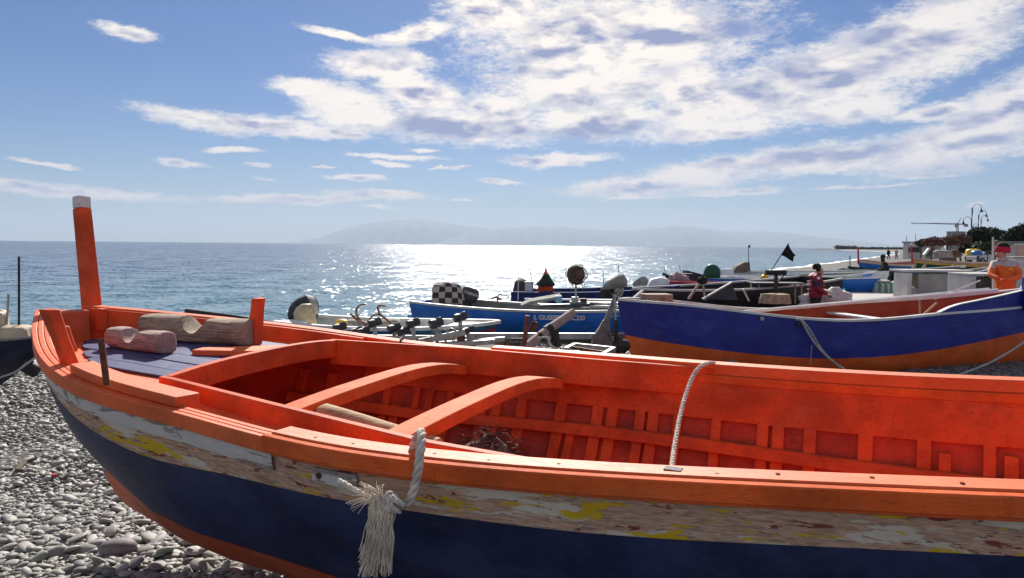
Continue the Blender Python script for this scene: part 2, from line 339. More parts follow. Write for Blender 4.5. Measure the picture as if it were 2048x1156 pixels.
def build_beach():
    m, t, b = new_mat('beach_shingle'); v = coords(t)
    vor = t.node('ShaderNodeTexVoronoi'); t.put(vor.inputs['Vector'], t.mapping(v, (1, 1, .3))); vor.inputs['Scale'].default_value = 16
    vo2 = t.node('ShaderNodeTexVoronoi'); t.put(vo2.inputs['Vector'], v); vo2.inputs['Scale'].default_value = 5
    sepc = t.node('ShaderNodeSeparateColor'); t.l.new(vor.outputs['Color'], sepc.inputs[0])
    c = t.mix(sepc.outputs[0], (.17, .155, .14), (.40, .375, .345)); c = t.mix(t.math('MULTIPLY', t.step(t.noise(v, .35, 5), .45, .7), .35), c, (.24, .23, .21))
    c = t.mix(t.step(vor.outputs['Distance'], .25, .6), c, (.07, .065, .06))
    t.put(b.inputs['Base Color'], c); b.inputs['Roughness'].default_value = .85; b.inputs['Specular IOR Level'].default_value = .3
    bump(t, b, t.math('SUBTRACT', 1.0, t.math('ADD', vor.outputs['Distance'], t.math('MULTIPLY', vo2.outputs['Distance'], .4))), 1.0, .05)
    tl = [-120, -60, -30]+[i*2 for i in range(-10, 20)]+[i*8 for i in range(5, 20)]+[160+i*40 for i in range(0, 21)]
    sl = [-600, -250, -120, -60, -40, -20, -8, -4, -2, -1, 0, 1, 2, 3]+[4+i for i in range(0, 16)]+[22, 26, 30]
    mb = MB(); rows = []
    for tt in tl:
        rows.append([EV*tt+NV*(s+shore_shift(tt))+Vector((0, 0, max(prof(s), -3.0)+(.03*math.sin(s*1.7+tt*.9)*math.sin(tt*.53+s*.3) if -3 < s < 14 and tt < 60 else 0))) for s in sl])
    mb.grid(rows)
    o = mb.build('beach', m, smooth='all'); o['kind'] = 'structure'; return o
beach = build_beach()

def build_sea():
    m, t, b = new_mat('sea_water'); g = t.node('ShaderNodeNewGeometry').outputs['Position']
    s = t.vmath('DOT_PRODUCT', g, tuple(NV)); off = t.math('SUBTRACT', s, 15.9)
    c = t.mix(t.step(off, -1, 60), (.060, .16, .19), (.018, .055, .105)); c = t.mix(t.step(off, 30, 500), c, (.012, .028, .060))
    t.put(b.inputs['Base Color'], c); b.inputs['Roughness'].default_value = .10; b.inputs['IOR'].default_value = 1.33; b.inputs['Specular IOR Level'].default_value = .5
    rotv = t.mapping(g, (.62, 1.0, 1), rot=(0, 0, R(-4)))
    n1 = t.noise(rotv, .55, 3, .6, .4, color=True); n2 = t.noise(rotv, 4.5, 4, .66, .2, color=True); n3 = t.noise(rotv, .09, 2, .5, 0, color=True)
    a = t.vmath('ADD', t.vmath('SCALE', t.vmath('SUBTRACT', n1, (.5, .5, .5)), scale=1.15), t.vmath('SCALE', t.vmath('SUBTRACT', n2, (.5, .5, .5)), scale=2.5))
    a = t.vmath('ADD', a, t.vmath('SCALE', t.vmath('SUBTRACT', n3, (.5, .5, .5)), scale=.15))
    a = t.vmath('MULTIPLY', a, (.8, 1.0, 0)); nrm = t.vmath('NORMALIZE', t.vmath('ADD', a, (0, 0, 1)))
    t.l.new(nrm, b.inputs['Normal'])
    mb = MB(); D = 33000
    mb.add([(-D, -200, SEA_Z), (D, -200, SEA_Z), (D, D, SEA_Z), (-D, D, SEA_Z)], [(0, 1, 2, 3)])
    o = mb.build('sea', m); o['kind'] = 'structure'; return o
sea = build_sea()

def build_surf():
    m = plain('sea_foam', (.80, .82, .82), .8, .08, 3, 0, .6)
    mb = MB()
    for t0, t1, n, w in ((-14, 60, 150, .38), (60, 420, 220, .9), (420, 900, 120, 1.3)):
        rows = []
        for tt in lin(t0, t1, n):
            k = shore_shift(tt); e = 15.75+k+.5*math.sin(tt*.21)+.25*math.sin(tt*.77+1); ww = w*(.35+.9*abs(math.sin(tt*.37+.4*math.sin(tt*.13)))*random.uniform(.5, 1.2))
            P = lambda s, z: EV*tt+NV*s+Vector((0, 0, z))
            rows.append([P(e-ww*.2, SEA_Z+.01), P(e+ww*.1, SEA_Z+.05+.05*random.random()), P(e+ww*.5, SEA_Z+.09+.06*random.random()), P(e+ww, SEA_Z+.012)])
        mb.grid(rows)
    o = mb.build('surf', m, smooth='all'); o['kind'] = 'stuff'; tag(o, 'white foam line where the sea meets the shingle', 'surf')
build_surf()

def build_hills():
    m = plain('far_hillside', (.09, .11, .08), .95, .3, .0006, 0, 0)
    def ridge(name, D, prof_, jag):
        f = nspl([p[0] for p in prof_], [p[1] for p in prof_]); mb = MB(); rows = []
        for px in lin(prof_[0][0], prof_[-1][0], 150):
            py = f(px)+jag*(math.sin(px*.11)+.6*math.sin(px*.27+1)+.4*math.sin(px*.61))
            top = at(px, py, D); top.z = max(top.z, SEA_Z-2); foot = Vector((top.x, top.y-3000*(D/30000), SEA_Z-1)); back = Vector((top.x, top.y+2500*(D/30000), SEA_Z-1))
            rows.append([foot, foot.lerp(top, .5)+Vector((0, 0, top.z*.10*math.sin(px*.2))), top, back])
        mb.grid(rows); o = mb.build(name, m, smooth='all'); o['kind'] = 'structure'
    ridge('hills', 29000, [(560, 489), (640, 474), (720, 449), (790, 441), (870, 442), (930, 452), (1000, 458), (1080, 468), (1180, 489)], .7)
    ridge('hills', 26000, [(860, 490), (960, 463), (1060, 455), (1130, 455), (1200, 460), (1300, 457), (1380, 453), (1440, 461), (1530, 463), (1600, 469), (1680, 478), (1760, 487), (1850, 499)], .6)
build_hills()

# ================================================================ the orange boat in front
TH = R(25.66)
fb = thing('fishing_boat', 'weathered orange and navy open wooden fishing boat filling the foreground', 'boat', (-2.969, 5.145, 0), -TH, rx=.0337)
fb_b = nspl([0, .35, .8, 1.4, 2.2, 3.1, 4, 5, 6, 6.7, 7.1], [.157, .404, .678, .917, .998, 1.10, 1.034, .878, .708, .42, .13])
fb_z = nspl([0, 1.5, 3, 4.5, 6, 7.1], [1.156, .959, .883, .908, 1.001, 1.11])
def fb_b2(s): return float(np.interp(s, [.28, .46, .95, 1.52, 1.97, 2.34, 2.94, 4, 5, 6, 6.8], [.0, .1, .35, .61, .72, .75, .81, .8, .68, .42, .02]))
def fb_B(s, z):
    r = fb_z(s); t = (z-.22)/(r-.22); b, b2 = fb_b(s), fb_b2(s)
    if t >= 0: t = min(t, 1); return b2+(b-b2)*(1-(1-t)**2)
    return b2*max(0, (z+.1)/.32)**.3
def dk0(s): return fb_z(s)-.10
def fb_xs(z): return float(np.interp(z, [-.1, .05, .2, .5, .8, 1.2], [.75, .5, .32, .12, .02, 0]))
def fbp(s, v, z): return Vector((s, -v, z))        # v is positive towards the camera
SL = [7.1*(i/110)**1.15 for i in range(111)]
def fb_strip(mb, side, tops, bots, rows=6, off=0, s0=0, s1=7.1, stem=True):
    """a band of planking between two height curves"""
    ss = [s for s in SL if s0 <= s <= s1]; g = []
    for s in ss:
        zt, zb = tops(s), bots(s); line = []
        for i in range(rows+1):
            z = zt+(zb-zt)*i/rows; x = s+fb_xs(z)*max(0, 1-s/2.5)**2 if stem else s
            line.append(fbp(x, side*(fb_B(x, z)+off), z))
        g.append(line)
    mb.grid(g); return mb
def z_rim(s): return fb_z(s)
def z_rail(s): return fb_z(s)-.058
def z_strk(s): return fb_z(s)-.132
nt_off = nspl([0, .7, 1.34, 1.8, 2.12, 2.44, 2.9, 3.4, 4.1, 4.8, 5.5, 7.1], [.19, .20, .225, .268, .262, .232, .206, .19, .195, .18, .17, .17])
def z_navy(s): return fb_z(s)-nt_off(s)
def z_boot(s): return .225
def z_keel(s): return -.1
for side in (1, -1):
    fb_strip(MB(), side, z_rim, z_navy, 6).build('rubbing_band', M['peel'], fb, True, smooth='all')
    st = MB(); ss = [s for s in SL if .02 < s < 2.84]; rows = []
    for s in ss:
        zt, zb = z_rail(s)+.006, z_strk(s)
        rows.append([fbp(s, side*(fb_B(s, z)+o), z) for z, o in ((zt, .0), (zt, .016), ((zt+zb)/2, .017), (zb, .014), (zb, -.004))])
    st.grid(rows); st.build('sheer_strake', M['strake'], fb, True, smooth=True)
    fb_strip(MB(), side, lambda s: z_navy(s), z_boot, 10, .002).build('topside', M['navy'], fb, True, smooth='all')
    fb_strip(MB(), side, lambda s: z_boot(s), z_keel, 6, .004).build('bottom', M['orange_bottom'], fb, True, smooth='all')
    # inner skin
    mb = MB(); rows = []
    for s in [x for x in SL if .95 < x < 7.0]:
        rows.append([fbp(s, side*max(.01, fb_B(s, z)-.05), z) for z in lin(fb_z(s)-.004, .03, 10)])
    mb.grid(rows); mb.build('inner_skin', M['red_inside'], fb, True, smooth='all')
mb = MB(); w_ = [(fb_B(1.0, z)-.03, z) for z in lin(dk0(1.0), 0.0, 8)]; mb.prism([fbp(1.0, -v, z) for v, z in w_]+[fbp(1.0, v, z) for v, z in w_[::-1]], (.03, 0, 0)); mb.build('bulkhead', M['red_inside'], fb, True)
# bottom boards
mb = MB(); rows = []
for s in lin(1.0, 6.6, 24): w = max(.02, fb_B(s, .1)-.06); rows.append([fbp(s, -w, .10), fbp(s, -w*.4, .07), fbp(s, w*.4, .07), fbp(s, w, .10)])
mb.grid(rows); mb.build('bottom_boards', M['red_inside'], fb, True)

def fb_sweep(s0, s1, sec, side=1, n=60, extra=None):
    """sweep a section of (inboard offset, height above the rim) points along the rim"""
    mb = MB(); rings = []
    for s in lin(s0, s1, n):
        ds = (fb_b(s+.01)-fb_b(s-.01))/.02; k = 1/math.sqrt(1+ds*ds)     # offset across the rim line
        ring = []
        for o, h in sec:
            x = s-(-o)*ds*k*(-1) if False else s+o*ds*k; v = fb_b(s)-o*k; ring.append(fbp(x, side*v, fb_z(s)+h))
        rings.append(ring)
    mb.loft(rings); return mb
for side in (1, -1):
    for k in range(3):      # the covering rail is three thin battens side by side
        o0 = -.034+k*.031
        fb_sweep(.0, 7.05, [(o0, -.058 if k == 0 else -.012), (o0, .006), (o0+.028, .006), (o0+.028, -.058 if k == 0 else -.012)], side, 90).build('rail_batten', M['orange_worn'], fb, True, smooth=True, bevel=.004)
    s0 = 2.80 if side == 1 else 2.66
    fb_sweep(s0, 7.0, [(-.056, -.042), (-.056, .020), (-.026, .024), (-.026, -.042)], side, 70).build('gunwale_edge', M['orange'], fb, True, smooth=True, bevel=.005)
    fb_sweep(s0+.02, 7.0, [(-.0235, -.03), (-.0235, .030), (.075, .030), (.075, -.03)], side, 70).build('gunwale_cap', M['orange_worn'], fb, True, smooth=True, bevel=.005)
    # clamp: the wide inner plank under the cap, and the thin stringer below it
    fb_sweep(3.95, 6.9, [(.05, -.03), (.05, -.075), (.088, -.075), (.088, -.03)], side, 60).build('ledge', M['orange'], fb, True, smooth=True, bevel=.004)
    mb = MB(); rings = []
    for s in lin(1.8, 6.8, 60):
        zt, zb = fb_z(s)-.07, fb_z(s)-.27
        rings.append([fbp(s, side*(fb_B(s, z)-o), z) for z, o in ((zt, .05), (zt, .079), (zb, .085), (zb, .05))])
    mb.loft(rings); mb.build('clamp_plank', M['orange_deep'], fb, True, smooth=True, bevel=.004)
    mb = MB(); rings = []
    for s in lin(1.3, 6.7, 60):
        zt = fb_z(s)-.385-.02*math.sin(s*1.3); zb = zt-.06
        rings.append([fbp(s, side*(fb_B(s, z)-o), z) for z, o in ((zt, .085), (zt, .118), (zb, .118), (zb, .085))])
    mb.loft(rings); mb.build('stringer', M['orange_deep'], fb, True, smooth=True, bevel=.006)
    random.seed(3+side)
    s = 1.35
    while s < 6.6:
        pair = random.random() < .55
        for q in range(2 if pair else 1):
            w = random.uniform(.045, .07); top = -.26 if (q == 0 or random.random() < .5) else -random.uniform(.3, .46); x0 = s+q*(.075+random.random()*.02); mb = MB(); rings = []
            for z in lin(fb_z(x0)+top, .06, 9):
                v = max(.03, fb_B(x0, z)); rings.append([fbp(x0+a*w/2, side*(v-o), z) for a, o in ((-1, .045), (1, .045), (1, .088), (-1, .088))])
            mb.loft(rings); mb.build('rib', M['orange_deep'], fb, True, smooth=True, bevel=.004)
        s += random.uniform(.20, .27)
# stem post with a white head, slightly raked
def fb_bar(name, mat, a, b, w, h, taper=1, up=(0, 1, 0), bevel=.008, par=None):
    return MB().bar(fbp(*a), fbp(*b), w, h, up, taper).build(name, mat, par or fb, True, bevel=bevel)
fbi = wmat(fb).inverted()
def fbw(px, py, z): return fbi @ atz(px, py, z)
def fby(px, py, Y): return fbi @ at(px, py, Y)
stem_b, stem_t = fby(189, 668, 5.26), fby(164, 417, 5.36); stem_e = fby(163, 393, 5.37)
sp = MB().bar(stem_b, stem_t, .105, .085, (1, 0, 0), .9).build('stem_post', M['orange_deep'], fb, True, bevel=.008)
MB().bar(stem_t, stem_e, .105*.89, .085*.89, (1, 0, 0), .97).build('post_head', M['white_tip'], sp, True, bevel=.008)
k0 = fby(203, 660, 5.18); k1 = fby(203, 617, 5.18)
MB().bar(k0, k1, .05, .06, (1, 0, 0)).build('stem_cleat', M['orange_deep'], fb, True, bevel=.005)
# stem below the rim
mb = MB(); rings = []
for z in lin(1.14, -.08, 14):
    x = fb_xs(z); rings.append([Vector((x-.06, .035, z)), Vector((x-.06, -.035, z)), Vector((x+.12, -.09, z)), Vector((x+.12, .09, z))])
mb.loft(rings); mb.build('stem', M['orange_bottom'], fb, True, bevel=.01)
# bow bulwark boards inside the rim
def dk(s): return fb_z(s)-float(np.interp(s, [0, .5, 1, 1.5, 2, 7], [.21, .15, .095, .06, .038, .036]))
for side in (1, -1):
    mb = MB(); rings = []
    for s in lin(.04, 1.75, 24):
        rings.append([fbp(s+.02, side*max(.012, fb_b(s)-o), z) for o, z in ((.052, fb_z(s)-.002), (.084, fb_z(s)-.004), (.09, dk(s)-.02), (.055, dk(s)-.02))])
    mb.loft(rings); mb.build('bulwark', M['orange_deep'], fb, True, smooth=True, bevel=.004)
# decking: orange margin, blue foredeck planks, side decks
S_HOLD = 1.72
def coam(s): return float(np.interp(s, [S_HOLD, 2.6, 3.4, 4.0], [.64, .80, .91, .945]))
def coz(s): return float(np.interp(s, [S_HOLD, 2.6, 3.4, 4.2], [.955, .935, .905, .895]))
mb = MB(); rows = []
for s in lin(.10, S_HOLD, 26): w = max(.03, fb_b(s)-.055); rows.append([fbp(s, v, dk(s)-.012) for v in lin(-w, w, 9)])
mb.grid(rows); mb.build('margin_deck', M['orange_worn'], fb, True, smooth='all')
for side in (1, -1):
    mb = MB(); rows = []
    for s in lin(S_HOLD-.02, 4.05, 30): a, b = coam(s)+.005, fb_b(s)-.045; rows.append([fbp(s, side*(a+(max(b, a+.005)-a)*i/4), dk(s)-.01) for i in range(5)])
    mb.grid(rows); mb.build('side_deck', M['orange_worn'], fb, True, smooth='all')
edge = [-.62, -.47, -.31, -.15, .01, .17, .33, .47]
for i in range(7):
    v0, v1 = edge[i]+.004, edge[i+1]-.004; mb = MB(); rings = []
    for s in lin(.18, S_HOLD-.03, 20):
        lim = max(.0, min(fb_b(s)-.27, .50)); a, b = max(v0, -max(0, fb_b(s)-.10)), min(v1, lim)
        if b-a < .015: continue
        z = dk(s)+.004+.002*math.sin(i*2.1); rings.append([fbp(s, a, z-.014), fbp(s, b, z-.014), fbp(s, b, z), fbp(s, a, z)])
    if len(rings) > 2: mb.loft(rings); mb.build('deck_plank', M['deck_blue'], fb, True, bevel=.003)
# coamings
for side in (1, -1):
    mb = MB(); rings = []
    for s in lin(S_HOLD-.03, 4.15, 30):
        c = coam(s); rings.append([fbp(s, side*c, coz(s)-.16), fbp(s, side*(c+.032), coz(s)-.16), fbp(s, side*(c+.034), coz(s)), fbp(s, side*(c-.002), coz(s)+.002)])
    mb.loft(rings); mb.build('coaming', M['orange_deep'], fb, True, smooth=True, bevel=.005)
def beam(s, w, h, zmid, drop, half, name, mat, n=14):
    mb = MB(); rings = []
    for i in range(n+1):
        u = -1+2*i/n; v = u*half; z = zmid-(drop[0] if u > 0 else drop[1])*abs(u)**2.6; rings.append([fbp(s+a*w/2, v, z+b) for a, b in ((-1, -h), (1, -h), (1, 0), (-1, 0))])
    mb.loft(rings); return mb.build(name, mat, fb, True, smooth=True, bevel=.006)
beam(S_HOLD+.0, .05, .115, .985, (.03, .03), .64, 'hatch_beam', M['orange_deep'])
beam(2.57, .12, .06, .915, (.02, .085), .785, 'deck_beam', M['orange'])
beam(3.17, .13, .062, .88, (.02, .10), .865, 'deck_beam', M['orange'])
# small hardware on the near bow
mb = MB(); rings = []
for s in lin(1.33, 2.17, 14): c = fb_b(s); z = fb_z(s)+.008; rings.append([fbp(s, c-.135, z-.03), fbp(s, c-.012, z), fbp(s, c-.012, z+.045), fbp(s, c-.145, z+.04)])
mb.loft(rings); mb.build('rowlock_pad', M['orange_worn'], fb, True, smooth=True, bevel=.007)
pa = fbi @ atz(213, 757, 1.0)
MB().tube([pa+Vector((0, 0, -.03)), fbi @ at(202, 677, (wmat(fb) @ pa).y+.01)], .014, 10).build('thole_pin', M['rust'], fb, True, smooth=True)
def timber(base, top, w0, w1, th, name='timberhead', mat='orange_deep'):
    base, top = Vector(base), Vector(top); d = top-base; mb = MB(); rings = []
    for u, w in ((0, w0), (.45, w0*.9), (.8, w1*.92), (1, w1)):
        p = base+d*u; rings.append([p+Vector((i*w/2, j*th/2, 0)) for i, j in ((-1, -1), (1, -1), (1, 1), (-1, 1))])
    mb.loft(rings); return mb.build(name, M[mat], fb, True, smooth=True, bevel=.008)
tb = fbi @ atz(140, 728, .97); ty = (wmat(fb) @ tb).y
timber(tb, fbi @ at(98, 618, ty-.02), .055, .075, .07)
tb2 = fbi @ atz(146, 704, .95); timber(tb2, fbi @ at(126, 652, (wmat(fb) @ tb2).y), .035, .05, .05)
tf = fbi @ atz(508, 690, .93); timber(tf, fbi @ at(517, 596, (wmat(fb) @ tf).y), .075, .06, .075)
for q, s in enumerate((1.62, 2.02, 2.42)):      # rib heads seen above the far side deck
    MB().bar(fbp(s, -(fb_b(s)-.09), dk(s)-.04), fbp(s, -(fb_b(s)-.075), fb_z(s)-.004), .06, .05, (0, 1, 0)).build('rib_head', M['orange_deep'], fb, True, bevel=.004)
MB().prism([fbp(*p, dk(1.3)+.005) for p in ((1.14, -.02), (1.62, -.18), (1.66, -.42), (1.58, -.44), (1.12, -.12))], (0, 0, .035)).build('deck_pad', M['orange_worn'], fb, True, bevel=.006)
# bolts and knots on the cap
mbk = MB()
for s in lin(3.0, 6.4, 15):
    o = random.uniform(.0, .05); mbk.lathe(fbp(s+random.uniform(-.06, .06), fb_b(s)-o, fb_z(s)+.0295), [(.007, -.002), (.007, .0015), (.004, .0022)], 8)
mbk.build('nail_heads', M['rust'], fb, True, kind='stuff')
# slot in the near cap, its shaded hollow painted as a flat dark plate
MB().box(fbp(4.335, fb_b(4.335)-.03, fb_z(4.335)+.0315), (.055, .035, .004)).build('mortise', M['black_rubber'], fb, True)
# a rivet plate and small scupper
pp = fbp(3.12, fb_B(3.12, fb_z(3.12)-.105)+.012, fb_z(3.12)-.105)
MB().box(pp, (.21, .006, .055), Matrix.Rotation(R(-1), 3, 'Z')).build('patch_plate', M['strake'], fb, True, bevel=.002)
MB().ball(fbp(3.05, fb_B(3.05, fb_z(3.05)-.105)+.019, fb_z(3.05)-.105), (.013, .006, .013)).build('rivet', M['rust'], fb, True, smooth='all')
MB().box(fbp(3.55, fb_b(3.55)+.002, fb_z(3.55)-.052), (.022, .02, .03)).build('scupper', M['iron'], fb, True)

# ---- things lying in the orange boat
def log(name, label, a, b, r, mat, notch=(.5, .16), rest=.5):
    t = thing(name, label, 'wood block'); a, b = Vector(a), Vector(b); d = (b-a).normalized(); sd = d.cross(Vector((0, 0, 1))).normalized(); L = (b-a).length; mb = MB(); rings = []
    random.seed(len(label))
    us = [0, .02, .1, .2, .3]+lin(notch[0]-notch[1], notch[0]+notch[1], 11)+[.75, .85, .93, .985, 1]; us = sorted(set(us))
    for u in us:
        p = a+d*(u*L); k = abs(u-notch[0])/notch[1]; cut = r*1.15*max(0, 1-k*k)*(1 if k < 1 else 0); e = .88 if u in (0, 1) else 1; ring = []
        for ang in lin(0, 2*math.pi*15/16, 16):
            c_, s_ = math.cos(ang), math.sin(ang); q = (abs(c_)**3.2+abs(s_)**3.2)**(-1/3.2)*r*e*(1+.05*math.sin(3*ang+u*9)); y_, z_ = c_*q*1.1, s_*q
            z_ = min(z_, r*.95-cut) if cut > 0 else z_; ring.append(p+sd*y_+Vector((0, 0, z_)))
        rings.append(ring)
    mb.loft(rings)
    t.matrix_basis = Matrix.Translation((a+b)/2-Vector((0, 0, r))) @ Matrix.Rotation(math.atan2(d.y, d.x), 4, 'Z'); mb.build('block', mat, t, smooth=True, bevel=.004); return t
WB = wmat(fb)
def wfb(s, v, z): return WB @ fbp(s, v, z)
log('fairlead_block', 'long grey timber chock with a notch on the blue foredeck', wfb(.40, -.31, dk(.5)+.085), wfb(1.24, -.42, dk(1.2)+.09), .085, M['driftwood'], (.52, .13))
log('fairlead_block', 'short pinkish timber chock with a worn hollow on the blue foredeck', wfb(.52, .03, dk(.6)+.068), wfb(1.02, .05, dk(1.0)+.07), .066, M['pinkwood'], (.45, .17))
t = thing('wooden_roller', 'pale round timber end poking out under the deck beams', 'log', wfb(2.5, .5, .75))
ra, rb = atz(640, 826, .84), atz(742, 858, .80); mb = MB(); mb.tube([ra, ra.lerp(rb, .08), ra.lerp(rb, .5), rb, rb+(rb-ra)*1.2], [.035, .05, .052, .052, .05], 14); mb.build('roller', M['barewood'], t, smooth=True)
MB().tube([atz(610, 824, .84), ra], .012, 8).build('axle', M['iron'], t, smooth=True)
# net heap in the hold
t = thing('net_heap', 'heap of dark red netting lying inside the orange hold', 'fishing net', wfb(3.75, .25, .1))
NH = fbw(975, 878, .56); NH.z = .46; mb = MB(); random.seed(5)
for k in range(900):
    u, v = random.uniform(-1, 1), random.uniform(-1, 1)
    if u*u+v*v > 1: continue
    a = Vector((NH.x+u*.42, NH.y+v*.34, .10+NH.z*(1-.8*(u*u+v*v))*random.uniform(.9, 1.12))); ang = random.uniform(0, 6.28); l = random.uniform(.05, .13); b = a+Vector((math.cos(ang)*l, math.sin(ang)*l, random.uniform(-.04, .03)))
    c = (a+b)/2+Vector((0, 0, random.uniform(0, .03))); mb.tube([WB @ a, WB @ c, WB @ b], .0022, 3, False)
core = MB(); rows = []
for i in range(9):
    rr = i/8; rows.append([WB @ Vector((NH.x+.42*rr*math.cos(a), NH.y+.34*rr*math.sin(a), .08+NH.z*(1-rr*rr)*(1+.08*math.sin(3*a+i)))) for a in lin(0, 2*math.pi*19/20, 20)])
core.grid(rows, False, True); core.build('net_core', M['net_dark'], t, smooth='all')
mb.build('net_strands', M['net_dark'], t, kind='stuff')

# ---- ropes of the orange boat
t = thing('mooring_rope', 'thick white rope looped over the near gunwale ending in a frayed tassel', 'rope', wfb(3.5, 1.15, .7))
Yr = wfb(3.52, 1.15, .9).y
rp = [at(822, 905, Yr+.14), at(833, 876, Yr+.10), at(842, 864, Yr+.055), at(843, 882, Yr-.01), at(838, 925, Yr-.055), at(829, 975, Yr-.06), at(817, 1003, Yr-.065), at(800, 1010, Yr-.065), at(788, 1000, Yr-.06)]
twisted(MB(), curve_pts(rp, 110), .0155, 3, .105).build('laid_rope', M['rope'], t, smooth='all')
kn = at(788, 1003, Yr-.075)
mb = MB()
for k in range(3):
    c = [kn+Vector((.020*math.cos(a+k)+.010*k-.008, .014*math.sin(a*1.0+k)-.01, (.016+.010*(k == 1))*math.sin(a)+.004*k-.004)) for a in lin(0, 4.9, 18)]; twisted(mb, c, .011, 3, .07, 5)
mb.build('knot', M['rope'], t, smooth='all')
mb = MB(); random.seed(21)
for k in range(330):
    x0 = random.gauss(0, .010); a = at(762+random.uniform(-16, 26), 1000+random.uniform(-12, 12), Yr-.07+random.uniform(-.02, .016)); ln = random.uniform(95, 152); sp = random.uniform(-32, 36)
    e = at(748+sp, 1003+ln, Yr-.055+random.uniform(-.03, .03)); mid = a.lerp(e, .5)+Vector((random.gauss(0, .006)+.004, random.gauss(0, .006)-.012, random.gauss(0, .006))); q = a.lerp(e, .2)+Vector((random.gauss(0, .006), -.014, random.gauss(.004, .006)))
    cp = curve_pts([a, q, mid, e], 8); cp = [p+Vector((random.gauss(0, .0015), random.gauss(0, .0015), 0)) for p in cp]
    mb.tube(cp, random.uniform(.0011, .0021), 4)
for k in range(60):     # short side whiskers
    a = at(760+random.uniform(-12, 10), 996+random.uniform(-8, 8), Yr-.07); e = at(700+random.uniform(-15, 70), 985+random.uniform(-25, 45), Yr-.06+random.uniform(-.03, .02))
    mb.tube(curve_pts([a, a.lerp(e, .5)+Vector((0, -.015, random.uniform(0, .02))), e], 6), .0013, 4)
mb.build('frayed_tassel', M['fray'], t, kind='stuff')
mb = MB()
c = [at(780, 1000, Yr-.05), at(750, 992, Yr-.055), at(720, 985, Yr-.05), at(690, 968, Yr-.035), at(676, 962, Yr-.03)]; twisted(mb, curve_pts(c, 40), .009, 3, .06, 5); mb.build('rope_tail', M['fray'], t, smooth='all')
t = thing('hanging_rope', 'white laid rope hanging from the far gunwale into the orange hold', 'rope', wfb(4.2, -.7, .9))
Yf = wfb(4.17, -fb_b(4.17)+.02, .95).y
hp = [at(1440, 745, Yf+.16), at(1432, 729, Yf+.06), at(1412, 728, Yf-.05), at(1393, 742, Yf-.11), at(1377, 775, Yf-.20), at(1361, 830, Yf-.42), at(1349, 895, Yf-.70), at(1343, 945, Yf-.95), at(1340, 985, Yf-1.1)]
twisted(MB(), curve_pts(hp, 120), .0125, 3, .085).build('laid_rope', M['rope'], t, smooth='all')
t = thing('lashing', 'thin black cord lashed round the far rail of the orange boat', 'cord', wfb(2.0, -1, .9))
mb = MB(); p0 = wfb(2.06, -fb_b(2.06)+.09, fb_z(2.06)-.12)
mb.tube(curve_pts([wfb(2.0, -fb_b(2.0)-.05, fb_z(2.0)-.03), wfb(2.02, -fb_b(2.02), fb_z(2.0)+.02), wfb(2.05, -fb_b(2.05)+.07, fb_z(2.0)+.006), wfb(2.06, -fb_b(2.06)+.095, fb_z(2.0)-.06), p0], 16), .006, 6); mb.build('cord', M['iron'], t, smooth='all')
t = thing('oar', 'black oar shaft resting behind the far rail', 'oar'); Yo = wfb(1.0, -1, 1).y+.35
t.matrix_basis = Matrix.Translation(at(440, 640, Yo)); MB().tube([at(372, 622, Yo+.1), at(470, 634, Yo), at(552, 647, Yo-.1)], [.02, .017, .014], 10).build('shaft', M['black_rubber'], t, smooth=True)

# ================================================================ shingle
def ico(sub):
    bm = bmesh.new(); bmesh.ops.create_icosphere(bm, subdivisions=sub, radius=1); v = np.array([x.co[:] for x in bm.verts]); f = np.array([[q.index for q in x.verts] for x in bm.faces]); bm.free(); return v, f
def pebble_mat():
    m, t, b = new_mat('pebble_stone'); v = coords(t); at_ = t.node('ShaderNodeAttribute', attribute_name='tone'); oi = t.node('ShaderNodeObjectInfo')
    k = t.math('FRACT', t.math('ADD', at_.outputs['Fac'], oi.outputs['Random']))
    cr = t.node('ShaderNodeValToRGB'); t.l.new(k, cr.inputs[0]); e = cr.color_ramp.elements
    e[0].position = 0; e[0].color = (.19, .175, .165, 1); e[1].position = 1; e[1].color = (.31, .29, .265, 1)
    for p, c in ((.15, (.38, .355, .32)), (.3, (.25, .25, .215)), (.45, (.48, .45, .41)), (.6, (.27, .28, .24)), (.75, (.34, .30, .265)), (.9, (.20, .185, .19))): q = e.new(p); q.color = (*c, 1)
    n = t.noise(v, 60, 4, .6); t.put(b.inputs['Base Color'], t.mix(t.math('MULTIPLY', n, .5), cr.outputs[0], t.mix(1.0, cr.outputs[0], (.55, .55, .55), 'MULTIPLY')))
    b.inputs['Roughness'].default_value = .62; b.inputs['Specular IOR Level'].default_value = .4; bump(t, b, n, .15, .004); return m
M['pebble'] = pebble_mat()
fbi_np = np.array(fbi)
